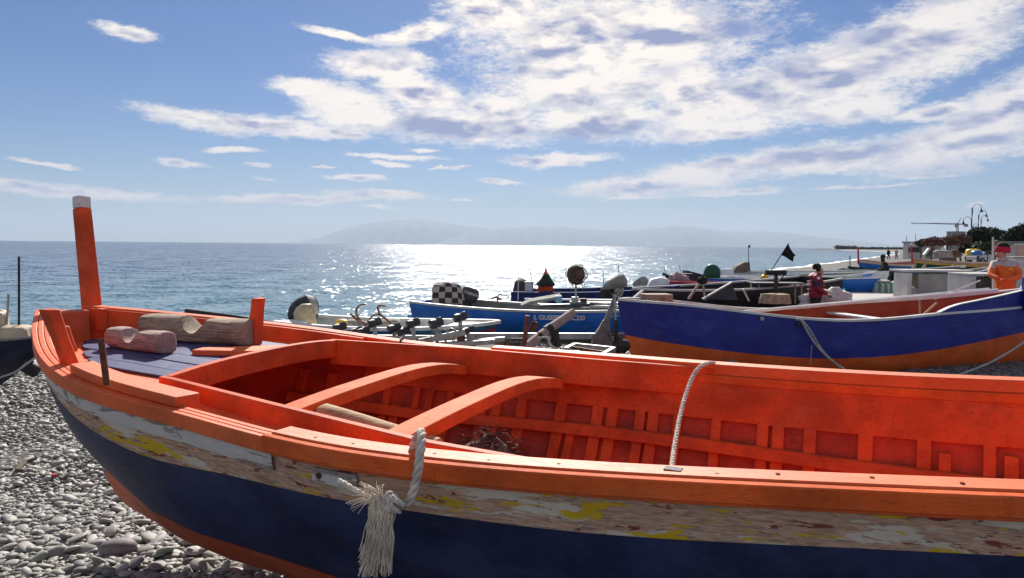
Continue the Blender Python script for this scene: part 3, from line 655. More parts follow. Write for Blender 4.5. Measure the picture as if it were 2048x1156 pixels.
def build_pebbles():
    def field(x0, x1, y0, y1, n, rmean, rsd, lim=(-300, 2300)):
        x = rng.uniform(x0, x1, n); y = rng.uniform(y0, y1, n); r = np.clip(np.exp(rng.normal(math.log(rmean), rsd, n)), .009, .062)
        lx = fbi_np[0, 0]*x+fbi_np[0, 1]*y+fbi_np[0, 3]; ly = fbi_np[1, 0]*x+fbi_np[1, 1]*y+fbi_np[1, 3]
        keep = ~((lx > .5) & (np.abs(ly) < np.interp(lx, [.5, 1, 1.6, 3], [.0, .0, .0, .1])))
        s = x*NV.x+y*NV.y; keep &= s < 15.9
        px = 1024+FPX*x/y; keep &= (px > lim[0]) & (px < lim[1])
        return x[keep], y[keep], r[keep]
    def rots(n):
        yaw = rng.uniform(0, 6.283, n); tx = rng.normal(0, .28, n); ty = rng.normal(0, .28, n); Rm = np.zeros((n, 3, 3))
        cz, sz = np.cos(yaw), np.sin(yaw); cx, sx = np.cos(tx), np.sin(tx); cy, sy = np.cos(ty), np.sin(ty); z = np.zeros(n); o = np.ones(n)
        Rz = np.array([[cz, -sz, z], [sz, cz, z], [z, z, o]]).transpose(2, 0, 1); Rx = np.array([[o, z, z], [z, cx, -sx], [z, sx, cx]]).transpose(2, 0, 1); Ry = np.array([[cy, z, sy], [z, o, z], [-sy, z, cy]]).transpose(2, 0, 1)
        return Rx @ Ry @ Rz
    gz = np.vectorize(ground)
    fields = [(field(-5.2, .2, 3.2, 6.2, 34000, .0180, .38, (-130, 900)), 2), (field(-8.5, .5, 6.2, 10, 22000, .0235, .36, (-130, 900)), 1), (field(-12.5, -2, 10, 18.5, 17000, .036, .3), 1),
              (field(.2, 4.6, 9, 17, 7000, .036, .3), 1), (field(7, 14, 17, 34, 8000, .06, .3), 1), (field(.5, 3.0, 1.2, 3.0, 1200, .028, .3), 1)]
    V, F_, T = [], [], []; off = 0; big = []
    for (x, y, r), sub in fields:
        n = len(x); z = gz(x, y); Rm = rots(n); sc = np.stack([r*rng.uniform(.95, 1.45, n), r*rng.uniform(.7, 1.0, n), r*rng.uniform(.28, .52, n)], 1)
        lift = rng.uniform(-.1, .55, n)*sc[:, 2]*1.2+np.where(rng.random(n) < .35, r*.5, 0)
        P = np.stack([x, y, z+lift], 1)
        if sub == 2:
            vis = (r/y)*((1024+FPX*x/y > 0) & (578+FPX*(1.6-z)/y-88 < 1175)); idx = np.argsort(-vis)[:300]; 
            for i in idx: big.append((P[i], Rm[i], sc[i]))
            keep = np.ones(n, bool); keep[idx] = False; P, Rm, sc = P[keep], Rm[keep], sc[keep]; n = len(P)
        v, f = ico(sub); v = v*(1+.0*v)
        jit = 1+rng.normal(0, .06, (n, len(v), 1)); W = (v[None]*jit*sc[:, None, :]) @ Rm.transpose(0, 2, 1)+P[:, None, :]
        V.append(W.reshape(-1, 3)); F_.append((f[None]+(np.arange(n)*len(v))[:, None, None]+off).reshape(-1, 3)); T.append(np.repeat(rng.random(n), len(v))); off += n*len(v)
    V = np.concatenate(V); F_ = np.concatenate(F_); T = np.concatenate(T)
    me = bpy.data.meshes.new('shingle'); me.vertices.add(len(V)); me.vertices.foreach_set('co', V.ravel().astype(np.float32)); me.loops.add(F_.size); me.loops.foreach_set('vertex_index', F_.ravel().astype(np.int32))
    me.polygons.add(len(F_)); me.polygons.foreach_set('loop_start', np.arange(0, F_.size, 3, dtype=np.int32)); me.polygons.foreach_set('loop_total', np.full(len(F_), 3, np.int32)) if False else None
    me.polygons.foreach_set('use_smooth', np.ones(len(F_), bool)); a = me.attributes.new('tone', 'FLOAT', 'POINT'); a.data.foreach_set('value', T.astype(np.float32)); me.update(); me.validate()
    me.materials.append(M['pebble']); o = bpy.data.objects.new('shingle', me); col.objects.link(o); o.parent = beach; o['kind'] = 'stuff'
    # the largest ones singly
    meshes = []
    v, f = ico(2)
    for k in range(8):
        d = v*(1+.10*np.sin(v@rng.normal(0, 1.6, 3)+k)[:, None])*(1+rng.normal(0, .015, (len(v), 1)))
        d = np.sign(d)*np.abs(d)**.9
        mm = bpy.data.meshes.new('pebble'); mm.from_pydata(d.tolist(), [], f.tolist()); mm.polygons.foreach_set('use_smooth', [True]*len(f)); mm.materials.append(M['pebble']); mm.update(); meshes.append(mm)
    for i, (p, rm, sc) in enumerate(big):
        o = bpy.data.objects.new('pebble', meshes[i % 8]); col.objects.link(o); o.parent = beach
        o.matrix_basis = Matrix.Translation(Vector(p.tolist())+Vector((0, 0, .008))) @ Matrix(rm.tolist()).to_4x4() @ Matrix.Diagonal((*[float(q)*1.12 for q in sc], 1))
build_pebbles()
# scraps on the shingle
def scrap(name, label, px, py, mat, pts, h):
    p = on_ground(px, py); t = thing(name, label, 'scrap', p+Vector((0, 0, .03)), random.uniform(0, 3)); MB().prism([Vector((x, y, 0)) for x, y in pts], (0.005, 0, h)).build('piece', mat, t, True, bevel=.004)
scrap('plastic_scrap', 'small red plastic scrap on the shingle left of the bow', 116, 960, plain('red_scrap', (.40, .02, .03), .5), [(0, 0), (.06, .01), (.07, .04), (.01, .05)], .02)
scrap('bark_scrap', 'dark twisted bark piece on the shingle at the left edge', 40, 950, M['bark0'], [(0, 0), (.30, .05), (.42, .0), (.40, .05), (.28, .10), (.02, .05)], .025)
scrap('slate_scrap', 'flat black slate piece on the shingle near the lower left', 72, 1098, M['black_rubber'], [(0, 0), (.08, -.02), (.11, .05), (.03, .08)], .02)
p = on_ground(236, 1110); t = thing('large_stone', 'large dark purplish stone on the shingle below the bow', 'stone', p); MB().ball(p+Vector((0, 0, .05)), (.115, .08, .055), 16, 10, Matrix.Rotation(.3, 3, 'Z'), .05).build('stone', plain('purple_stone', (.20, .17, .175), .7, .2, 18), t, smooth='all')
# ================================================================ other boats
def boat(name, label, bow, stern, beam, zk, zr3, bands, rim, inside, group=None, transom=0, um=.45, rake=.25, keel_rise=.12, full=2.2, rim_w=.05, rim_h=.045, thwarts=(), floor=.12, stem=None, fine=.8, N=36, deck=None, thick=.03, inner_low=.9):
    """an open boat lofted from its stem (x=0) to its stern; zr3 = rim height at bow, middle, stern (world); bands = (part name, material, (lower limit at bow, middle, stern) or None)"""
    bow, stern = Vector((*bow, 0)), Vector((*stern, 0)); d = stern-bow; L = d.length; rz = math.atan2(d.y, d.x)
    t = thing(name, label, 'boat', (bow.x, bow.y, zk), rz, group)
    SPL = {}
    def q3(v, u):
        if isinstance(v, list):
            if id(v) not in SPL: SPL[id(v)] = nspl([p[0] for p in v], [p[1] for p in v])
            return SPL[id(v)](u)
        a, m, c = v; return a*(1-u)*(1-2*u)+4*m*u*(1-u)+c*u*(2*u-1)
    def hb(u):
        if u < um: return beam/2*max(0, 1-(1-u/um)**2)**fine
        k = (u-um)/(1-um)
        return beam/2*(1-(1-transom)*k*k) if transom else beam/2*max(0, 1-k*k)**fine
    zr = lambda u: q3(zr3, u)-zk
    def kz(u): a = max(0, 1-u/.25); b = 0 if transom else max(0, 1-(1-u)/.25); return keel_rise*(a*a+b*b)
    def B(u, z):
        r, k = zr(u), kz(u); w = min(1, max(0, (r-z)/max(.05, r-k))); return hb(u)*max(0, 1-w**full)**.75
    def X(u, z):
        w = (1-min(1, max(0, z/max(.05, zr(u))))); x = u*L+rake*w**1.3*max(0, 1-u/.5)**2
        if not transom: x -= rake*.8*w**1.3*max(0, 1-(1-u)/.5)**2
        return x
    us = [i/N for i in range(N+1)]
    T = wmat(t); P = lambda u, y, z: Vector((X(u, z), y, z))
    for side in (1, -1):
        zt = lambda u: zr(u)
        for bi, (bn, bm_, low) in enumerate(bands):
            lo = (lambda u: kz(u)) if low is None else (lambda u, low=low: max(q3(low, u)-zk, kz(u)+.005))
            mb = MB(); mb.grid([[P(u, side*(B(u, z)+.0015*bi), z) for z in lin(zt(u), min(lo(u), zt(u)-.004), 7)] for u in us])
            mb.build(bn, bm_, t, True, smooth='all'); zt = lo
        if inside:
            mb = MB(); mb.grid([[P(u, side*max(.004, B(u, z)-thick), z) for z in lin(zr(u)-.002, max(floor, kz(u)+.02), 7)] for u in us[1:-1 if not transom else None]])
            mb.build('inner_side', inside, t, True, smooth='all')
        mb = MB(); rings = []
        for u in us:
            y = hb(u); rings.append([Vector((u*L, side*max(.003, y-o), zr(u)+h)) for o, h in ((-.012, -rim_h*.6), (-.012, rim_h*.4), (rim_w, rim_h*.4), (rim_w, -rim_h*.6))])
        mb.loft(rings); mb.build('gunwale', rim, t, True, smooth=True, bevel=.005)
    if inside:
        mb = MB(); mb.grid([[P(u, y*max(.01, B(u, max(floor, kz(u)+.02))-thick), max(floor, kz(u)+.02)) for y in (-1, 0, 1)] for u in us[1:]]); mb.build('floor', inside, t, True)
    if transom:
        mb = MB(); u = 1; prof_ = [Vector((L+o, s*B(1, z), z)) for o in (0,) for s, z in [(1, z) for z in lin(zr(1)+.01, kz(1), 8)]+[(-1, z) for z in lin(kz(1)+.001, zr(1)+.01, 8)]]
        mb.prism(prof_, (-.04, 0, 0)); mb.build('transom', bands[0][1], t, True, bevel=.004)
    for u in thwarts:
        y = hb(u)-.02; MB().box((u*L, 0, zr(u)-.14), (.2, 2*y, .035)).build('thwart', rim, t, True, bevel=.004)
    if stem:
        h, m_ = stem; MB().bar((-.0, 0, zr(0)-.3), (-.08, 0, zr(0)+h), .09, .08, (0, 1, 0), .85).build('stem_post', m_, t, True, bevel=.006)
    if deck:
        u0, u1, m_ = deck; mb = MB(); mb.grid([[Vector((u*L, y*(hb(u)-.02), zr(u)-.015)) for y in (-1, 0, 1)] for u in lin(u0, u1, 12)]); mb.build('deck', m_, t, True)
    def rimpt(u, side, dz=0, inb=0): return T @ Vector((u*L, side*(hb(u)-inb), zr(u)+dz))
    def inpt(x_u, y, z): return T @ Vector((x_u*L, y, z))
    t['L'] = 0; del t['L']
    return t, rimpt, inpt
pt = lambda n, c, **k: paint(n, c, **k)
M['royal'] = pt('royal_blue_paint', (.024, .034, .26), under=(.3, .3, .32), wear=.73, rough=.42, var=.2, dark=(.016, .022, .16))
M['orange_hull'] = pt('orange_hull_paint', (.74, .125, .022), wear=.74, rough=.5)
M['blue'] = pt('sea_blue_paint', (.014, .15, .55), under=(.35, .38, .4), wear=.75, rough=.4, var=.12)
M['grey_hull'] = pt('grey_hull_paint', (.22, .22, .20), wear=.7, var=.25)
M['white_p'] = pt('boat_white_paint', (.72, .71, .68), wear=.70, under=(.45, .40, .36), rough=.45)
M['teal_blue'] = pt('teal_blue_paint', (.02, .10, .20), wear=.7, rough=.45)
M['crimson'] = pt('crimson_paint', (.28, .02, .055), wear=.72)
M['dark_blue'] = pt('dark_blue_paint', (.010, .030, .13), wear=.75)
M['black_p'] = pt('black_boat_paint', (.014, .013, .014), wear=.74, under=(.07, .06, .06))
M['purple'] = pt('purple_paint', (.10, .035, .16), wear=.73)
M['green_p'] = pt('green_boat_paint', (.010, .055, .030), wear=.74)
M['yellow_p'] = pt('ochre_yellow_paint', (.58, .34, .04), wear=.74)
M['maroon'] = pt('maroon_paint', (.16, .012, .022), wear=.73)
M['red_p'] = pt('bright_red_paint', (.52, .02, .025), wear=.72)
M['sky_blue'] = pt('pale_blue_paint', (.22, .44, .58), wear=.70)
M['cream'] = pt('cream_paint', (.62, .50, .38), wear=.7)
M['pinkish'] = pt('faded_pink_paint', (.45, .26, .22), wear=.66)
M['dark_grey'] = plain('dark_grey_plastic', (.055, .062, .075), .4, .2, 8)
M['grey_cloth'] = plain('grey_cloth', (.28, .27, .25), .9, .25, 7, 0, .5)
M['white_plastic'] = plain('white_plastic', (.74, .73, .70), .5, .08, 6)
M['yellow_plastic'] = plain('yellow_plastic', (.75, .45, .02), .45, .12, 6)
M['green_plastic'] = plain('green_plastic', (.008, .085, .045), .45, .15, 6)
M['blue_plastic'] = plain('blue_plastic', (.02, .16, .42), .45, .12, 6)
M['orange_cloth'] = plain('orange_cloth', (.78, .10, .03), .8, .15, 14, 0, .4)
M['black_cloth'] = plain('black_cloth', (.014, .016, .016), .9, .25, 14, 0, .4)
M['tan_cover'] = plain('tan_cover', (.50, .40, .28), .75, .15, 6, 0, .4)

M['rust_inside'] = pt('rust_orange_inside', (.36, .062, .022), wear=.70, dark=(.16, .04, .02))
# ---- blue and orange boat on the right
blu, blu_r, blu_in = boat('rowing_boat', 'long royal blue boat with orange bottom lying behind the orange boat', (1.50, 10.9), (10.6, 13.05), 2.05, -.45, [(0, .845), (.07, .81), (.14, .745), (.3, .60), (.40, .615), (.47, .665), (.58, .715), (1, 1.1)],
    [('topside', M['royal'], [(0, .33), (.15, .15), (.3, .06), (.42, .10), (.58, .28), (1, .9)]), ('bottom', M['orange_hull'], None)], M['white_p'], M['rust_inside'], rake=.40, full=6, rim_w=.055, rim_h=.035, um=.46, fine=.55, thwarts=(.25, .45), keel_rise=.2)
BT = wmat(blu)
def near_u(px, u0=0, u1=1, dz=0):
    """station of the near rim seen at column px"""
    best = min(lin(u0, u1, 200), key=lambda u: abs(1024+FPX*(blu_r(u, -1).x)/(blu_r(u, -1).y)-px)); return best
ua = near_u(1876); mb = MB(); rings = []
for u in lin(ua, .9, 24):
    k = min(1, (u-ua)/.03); p = blu_r(u, -1, 0, .004); q = blu_r(u, -1, 0, .05); h = .065*k+.55*max(0, (u-ua)/(1-ua))
    rings.append([p+Vector((0, 0, -.02)), p+Vector((0, 0, h)), q+Vector((0, 0, h)), q+Vector((0, 0, -.02))])
MBw = mb.loft(rings); wb = MBw.build('washboard', M['royal'], blu, bevel=.004)
mb = MB(); rings = []
for u in lin(ua+.004, .9, 24):
    k = min(1, (u-ua)/.03); p = blu_r(u, -1, 0, -.006); q = blu_r(u, -1, 0, .06); h = .065*k+.55*max(0, (u-ua)/(1-ua))+.002
    rings.append([p+Vector((0, 0, h)), p+Vector((0, 0, h+.012)), q+Vector((0, 0, h+.012)), q+Vector((0, 0, h))])
mb.loft(rings).build('capping', M['white_p'], wb)
uc = near_u(1596)
MB().lathe(blu_r(uc, -1, -.09, -.03)+Vector((0, -.0, 0)), [(.035, 0), (.035, .02), (.02, .025)], 12, (0, -1, 0)).build('hawse_ring', M['iron'], blu, smooth=True)
MB().lathe(blu_r(near_u(1525), -1, -.07, -.025), [(.03, 0), (.03, .015), (.015, .018)], 12, (0, -1, 0)).build('hawse_ring', M['galv'], blu, smooth=True)
MB().bar(at(2056, 620, 11.3), at(2057, 553, 11.35), .15, .12, (0, 1, 0), .9).build('sternpost', M['royal'], blu, bevel=.01)
t = thing('painter_rope', 'pale rope slung from a hole in the blue hull down towards the ground', 'rope', blu_r(uc, -1, -.6, -.05)); Yb = blu_r(uc, -1).y-.05
for off in (0, 7):
    twisted(MB(), curve_pts([at(1592, 640, Yb), at(1602+off*.4, 641, Yb-.03), at(1618+off, 668, Yb-.03), at(1643+off*.5, 702, Yb-.04), at(1680, 733, Yb-.10), at(1716, 752, Yb-.2), at(1760, 772, Yb-.35)], 70), .017 if off == 0 else .012, 3, .12, 5).build('laid_rope', M['rope_old'], t, smooth='all')
MB().tube(curve_pts([at(1624, 690, Yb-.03), at(1622, 710, Yb-.03), at(1621, 727, Yb-.03)], 6), .005, 5).build('loose_end', M['rope_old'], t)
t = thing('stern_rope', 'pale rope sagging across the orange bottom at the right picture edge', 'rope', at(1960, 730, 10.4))
twisted(MB(), curve_pts([at(2075, 660, 10.9), at(2048, 684, 10.8), at(2012, 708, 10.6), at(1965, 732, 10.4), at(1905, 754, 10.1), at(1850, 776, 9.9)], 60), .017, 3, .12, 5).build('laid_rope', M['rope_old'], t, smooth='all')
def pole(name, label, a, b, r, mat, cat='pole', group=None, r2=None):
    t = thing(name, label, cat, a, 0, group); MB().tube([a, Vector(a).lerp(Vector(b), .5), b], [r, (r+(r2 or r))/2, r2 or r], 8).build('shaft', mat, t, smooth=True); return t
pole('long_pole', 'white pole laid along the blue boat, upper of two, its tip beside the man', at(1500, 622, 11.6), at(1978, 578, 12.6), .022, M['white_plastic'])
pole('long_pole', 'white pole laid along the near rim of the blue boat, lower of two', at(1480, 624, 11.2), at(1995, 580, 11.9), .024, M['white_plastic'])
pole('boat_hook', 'short thin white pole slanting up beside the man in orange', at(1870, 598, 12.3), at(1960, 561, 12.6), .014, M['white_plastic'])
pole('thole_peg', 'small upright peg on the rim of the blue boat', at(1840, 640, 11.2)+Vector((0, 0, -.0)), at(1839, 600, 11.25), .013, M['old_plank'])
pole('wooden_prop', 'thin pale stick leaning inside the blue boat', at(1835, 640, 11.1), at(1873, 606, 11.3), .016, M['barewood'])
t = thing('wooden_crate', 'old grey wooden box sitting in the bow of the blue boat', 'crate', at(1312, 604, 11.35)); c = at(1312, 599, 11.4)
MB().box(c, (.42, .30, .17), Matrix.Rotation(R(10), 3, 'Z')).build('box_body', M['driftwood'], t, bevel=.006)
for k in (-1, 0, 1): MB().box(c+Vector((k*.14, -.16-k*.025, 0)), (.10, .02, .165), Matrix.Rotation(R(10), 3, 'Z')).build('slat', M['driftwood'], t, bevel=.004)

# ---- S. GIUSEPPE boat
sgu, sgu_r, sgu_in = boat('motor_boat', 'bright blue motor boat with white name lettering on its side', (2.75, 12.7), (-1.62, 15.65), 1.62, -.20, (.58, .445, .47),
    [('topside', M['blue'], (.22, .02, .04)), ('white_line', M['white_p'], (.185, -.01, .015)), ('bottom', M['grey_hull'], None)], M['alu'], M['grey_hull'], transom=.86, rake=.75, full=2.4, rim_w=.045, um=.5, fine=.75, thwarts=(.35, .7))
def text_on(txt, parent, org, xdir, up, size, mat, name='letter', depth=.002, fit=None):
    cu = bpy.data.curves.new(name, 'FONT'); cu.body = txt; cu.size = size; cu.extrude = depth; cu.offset = size*.022; tmp = bpy.data.objects.new(name, cu); col.objects.link(tmp)
    dg = bpy.context.evaluated_depsgraph_get(); me = bpy.data.meshes.new_from_object(tmp.evaluated_get(dg)); bpy.data.objects.remove(tmp)
    if fit:
        xs = [v.co.x for v in me.vertices]; k = fit/(max(xs)-min(xs)); me.transform(Matrix.Diagonal((k, 1.12, 1, 1)))
    x = Vector(xdir).normalized(); z = Vector(up); z = (z-x*z.dot(x)).normalized(); n = x.cross(z)
    Mx = Matrix((x, z, n)).transposed().to_4x4(); Mx.translation = Vector(org); me.transform(wmat(parent).inverted() @ Mx)
    bm = bmesh.new(); bm.from_mesh(me); bmesh.ops.remove_doubles(bm, verts=bm.verts, dist=1e-6); bm.verts.ensure_lookup_table(); seen = set()
    for v in bm.verts:                      # each letter becomes a part of its own
        if v.index in seen: continue
        stack, comp = [v], []
        while stack:
            q = stack.pop()
            if q.index in seen: continue
            seen.add(q.index); comp.append(q); stack += [e.other_vert(q) for e in q.link_edges]
        idx = {q.index: i for i, q in enumerate(comp)}; fs = {f for q in comp for f in q.link_faces}
        m2 = bpy.data.meshes.new(name); m2.from_pydata([tuple(q.co) for q in comp], [], [[idx[q.index] for q in f.verts] for f in fs]); m2.materials.append(mat); o = bpy.data.objects.new(name, m2); col.objects.link(o); o.parent = parent
    bm.free()
def side_pt(rp, px, lo=0, hi=1, side=1):
    return min(lin(lo, hi, 400), key=lambda u: abs(1024+FPX*rp(u, side).x/rp(u, side).y-px))
SIDE_S = 1 if sgu_r(.5, 1).y < sgu_r(.5, -1).y else -1
u1, u2 = side_pt(sgu_r, 1069, .05, 1, SIDE_S), side_pt(sgu_r, 1172, .05, 1, SIDE_S)
p1, p2 = sgu_r(u1, SIDE_S, -.145, -.016), sgu_r(u2, SIDE_S, -.145, -.016); tw = (p2-p1).length
lt = text_on('S. GIUSEPPE  2RC230', sgu, p1+Vector((0, -.012, 0)), p2-p1, (0, 0, 1), .1, M['white_p'], fit=tw)
def outboard(parent_label, name, base, cowl_mat, h=.55, tilt=0, yaw=0, cloth=None, leg=True, scale=1.0, text=None, label=None, cat='outboard motor'):
    """cowl, leg, bracket; tilt leans the head"""
    t = thing(name, label, cat, base); Mx = Matrix.Translation(Vector(base)) @ Matrix.Rotation(yaw, 4, 'Z') @ Matrix.Rotation(tilt, 4, 'Y') @ Matrix.Scale(scale, 4)
    mb = MB(); rings = []
    for z, w, l, sh in ((0, .11, .17, 0), (.03, .14, .21, 0), (.16, .155, .24, -.01), (.28, .15, .235, -.015), (.35, .125, .20, -.02), (.385, .07, .13, -.02)):
        rings.append([Mx @ Vector((sh+l*(abs(math.cos(a))**.6)*math.copysign(1, math.cos(a)), w*(abs(math.sin(a))**.6)*math.copysign(1, math.sin(a)), z)) for a in lin(0, 2*math.pi*15/16, 16)])
    mb.loft(rings); cw = mb.build('cowl', cowl_mat, t, smooth=True)
    MB().loft([[Mx @ Vector((x, y, z)) for x, y in ((-.10, -.08), (.12, -.08), (.12, .08), (-.10, .08))] for z in (-.12, .005)]).build('bracket', M['iron'], t, bevel=.01)
    if leg: MB().loft([[Mx @ Vector((x*k+.05, y*k, z)) for x, y in ((-.09, -.03), (.11, -.03), (.11, .03), (-.09, .03))] for z, k in ((-.12, 1), (-.5, .8), (-.62, 1.1), (-.72, .5))]).build('leg', M['dark_grey'], t, bevel=.01)
    if text: text_on(text, cw, Mx @ Vector((-.19, -.17, .19)), Mx.to_3x3() @ Vector((1, 0, 0)), Mx.to_3x3() @ Vector((0, 0, 1)), .10*scale, M['white_p'])
    return t, Mx
outboard('', 'outboard_motor', at(936, 603, 15.7), M['dark_grey'], yaw=R(8), tilt=R(18), scale=.78, text='YAMAHA', label='dark grey outboard motor with white lettering at the stern of the blue boat')
# checked cloth over the second engine
def check_mat():
    m, t, b = new_mat('checked_cloth'); v = t.mapping(coords(t, 'UV'), (1, 1, 1)); wv = t.vmath('ADD', v, t.vmath('SCALE', t.noise(v, 3, 3, .5, color=True), scale=.12))
    ck = t.node('ShaderNodeTexChecker'); t.put(ck.inputs[0], wv); ck.inputs['Scale'].default_value = 5.5; ck.inputs[1].default_value = (.50, .43, .38, 1); ck.inputs[2].default_value = (.045, .03, .035, 1)
    t.put(b.inputs['Base Color'], t.mix(t.noise(v, 9, 4), ck.outputs[0], (.2, .17, .16))); 
    t.put(b.inputs['Base Color'], ck.outputs[0]); b.inputs['Roughness'].default_value = .9; bump(t, b, t.noise(v, 12, 4), .5, .02); return m
def draped(name, label, cat, loc, w, d, h, mat, seed=0, top=.6, skew=0, uv=False, part='cover', rz=0, n=28):
    """cloth thrown over a box-like thing, folds at the foot"""
    t = thing(name, label, cat, loc, rz); mb = MB(); random.seed(seed); ph = [random.uniform(0, 6.28) for _ in range(4)]; rows = []; prof_ = [(0, 1.0), (.35, 1.0), (top, .97), (top+.18, .84), (.93*1.0, .55), (.97, .28), (1.06, .0)][::-1]
    zs = [(0.02, 1.0), (.3, .97), (.55, .96), (.78, .93), (.92, top+.2), (.98, top*.7), (1.0, top*.3), (1.0, .02)]
    for hz, k in zs:
        row = []
        for i in range(n):
            a = 2*math.pi*i/n; c_, s_ = math.cos(a), math.sin(a); q = (abs(c_)**4+abs(s_)**4)**-.25; f = 1+.07*(1-hz)*math.sin(5*a+ph[0])+.05*math.sin(9*a+ph[1]+hz*3)*(1-hz*.6)+.03*math.sin(3*a+ph[2])
            row.append(Vector((c_*q*w/2*k*f+skew*hz, s_*q*d/2*k*f, hz*h*(1+.04*math.sin(2*a+ph[3])))))
        rows.append(row)
    mb.grid(rows, False, True); o = mb.build(part, mat, t, True, smooth='all')
    if uv:
        uvl = o.data.uv_layers.new(name='UVMap')
        for p in o.data.polygons:
            for li in p.loop_indices:
                co = o.data.vertices[o.data.loops[li].vertex_index].co; uvl.data[li].uv = ((co.x*.9+co.y*.5)/w, (co.z+co.y*.35)/w)
    return t
M['check'] = check_mat()
draped('covered_engine', 'engine under a black and white checked cloth on the blue boat', 'covered engine', at(898, 609, 15.35), .62, .42, .44, M['check'], 3, .62, -.05, True)
t = thing('tarpaulin', 'dark teal tarpaulin hanging over the stern of the blue boat', 'tarpaulin', at(860, 615, 15.8)); mb = MB(); rows = []
for i, (x0, y0, x1, y1) in enumerate(((836, 600, 846, 628), (850, 604, 856, 632), (864, 608, 866, 634), (877, 612, 880, 634))): rows.append([at(x0+(x1-x0)*k, y0+(y1-y0)*k, 15.55+.08*math.sin(i*2+k*4)-.03*i) for k in (0, .25, .5, .75, 1)])
mb.grid(rows); o = mb.build('sheet', plain('teal_sheet', (.012, .085, .085), .8, .3, 8, 0, .4), t, smooth='all'); sm = o.modifiers.new('thick', 'SOLIDIFY'); sm.thickness = .012
t = thing('swim_platform', 'pale blue platform board sticking out at the stern of the blue boat', 'board', at(835, 632, 15.6)); MB().box(at(838, 631, 15.5), (.42, .30, .07)).build('board', M['sky_blue'], t, bevel=.008)
t = thing('fish_hatch', 'open pale blue hatch lid propped up in the blue boat', 'hatch', at(1080, 607, 14.4))
MB().prism([at(1042, 611, 14.3), at(1060, 603, 14.3), at(1122, 592, 14.2), at(1124, 597, 14.2), at(1062, 609, 14.3)], (0, .35, .03)).build('lid', M['grey_cloth'], t)
MB().box(at(1117, 598, 14.35), (.11, .30, .13)).build('end_panel', M['sky_blue'], t, bevel=.005)
pole('net_pole', 'dark wrapped pole lying along the near rim of the lettered boat', at(1080, 612, 14.0), at(1180, 610, 13.7), .03, M['dark_grey'], r2=.045)
t = thing('mooring_line', 'thin pale cord drooping from the bow of the lettered boat', 'cord', at(1190, 620, 13)); MB().tube(curve_pts([at(1180, 617, 13.3), at(1188, 630, 13.2), at(1197, 645, 13.0)], 8), .008, 5).build('cord', M['rope_old'], t)
# ---- white boat with a teal side
wht, wht_r, wht_in = boat('dinghy', 'small white dinghy with teal side and dark red bow', (-.16, 11.45), (-3.45, 12.05), 1.52, -.05, (.455, .375, .42),
    [('topside', M['teal_blue'], (.37, .10, .10)), ('bottom', M['crimson'], None)], M['white_p'], M['white_p'], transom=.85, rake=.55, full=2.3, rim_w=.09, rim_h=.05, um=.5, fine=.7, deck=(.03, .24, M['cream']), thwarts=(.62,))
# engine of the dinghy: hooded in a dark cover over a yellowed cowl
t = thing('outboard_motor', 'outboard with dark hood and yellowed casing at the stern of the dinghy', 'outboard motor', at(610, 645, 12.0)); Ye = 12.0
mb = MB(); rings = []
for py, x0, x1 in ((640, 578, 634), (628, 575, 637), (615, 578, 638), (604, 586, 636), (596, 596, 632), (591, 606, 626)):
    a, b = at(x0, py, Ye), at(x1, py, Ye); c = (a+b)/2; r = (b-a).length/2; rings.append([c+Vector((r*math.cos(q), r*.75*math.sin(q), .01*math.sin(3*q))) for q in lin(0, 2*math.pi*15/16, 16)])
mb.loft(rings).build('hood', plain('dark_hood', (.05, .05, .065), .8, .3, 10, 0, .5), t, smooth='all')
mb = MB(); rings = []
for py, x0, x1 in ((648, 600, 634), (636, 588, 632), (626, 587, 631), (616, 592, 630), (608, 604, 626)):
    a, b = at(x0, py, Ye-.28), at(x1, py, Ye-.28); c = (a+b)/2; r = (b-a).length/2; rings.append([c+Vector((r*math.cos(q), .16*math.sin(q), 0)) for q in lin(0, 2*math.pi*13/14, 14)])
mb.loft(rings).build('casing', plain('yellowed_plastic', (.55, .45, .26), .5, .2, 8), t, smooth='all')
mb = MB(); 
for k in range(5): mb.tube(curve_pts([at(612+k*3, 590+k, Ye-.2), at(622+k*2.5, 605, Ye-.36), at(632+k, 628, Ye-.30)], 8), .012, 5)
mb.build('lashing', M['rope_old'], t, smooth='all')
MB().prism([at(570, 646, Ye), at(592, 622, Ye), at(600, 646, Ye)], (0, .12, 0)).build('side_flap', M['black_cloth'], t)
draped('white_float', 'flattened white float at the stern end of the dinghy', 'float', at(588, 655, 11.6), .42, .3, .12, M['white_plastic'], 4)
t = thing('yellow_can', 'yellow plastic can lying in the dinghy', 'can', at(685, 648, 11.8)); MB().ball(at(684, 645, 11.8), (.11, .09, .055)).build('body', M['yellow_plastic'], t, smooth='all'); MB().lathe(at(698, 642, 11.8), [(.02, 0), (.02, .03)], 8, (1, 0, .5)).build('cap', M['white_plastic'], t)
def anchor(label, a, stock, curl, r=.018):
    t = thing('grapnel_anchor', label, 'anchor', a[0]); MB().tube(curve_pts(a, 10), r, 7).build('shank', M['rust'], t, smooth='all'); MB().tube(curve_pts(curl, 22), [r*.9]*16+[r*.7]*4+[r*.4, r*.2], 7).build('fluke', M['rust'], t, smooth='all')
    MB().tube(curve_pts(stock, 10), r*.8, 7).build('stock', M['rust'], t, smooth='all')
Y = 11.7
anchor('rusty grapnel with a big round hook standing above the dinghy, left one', [at(703, 629, Y), at(718, 642, Y-.05), at(740, 650, Y-.1)], [at(700, 627, Y), at(705, 631, Y), at(712, 634, Y)], [at(745, 650, Y-.05), at(724, 643, Y), at(714, 630, Y), at(713, 619, Y), at(721, 610, Y), at(735, 609, Y)])
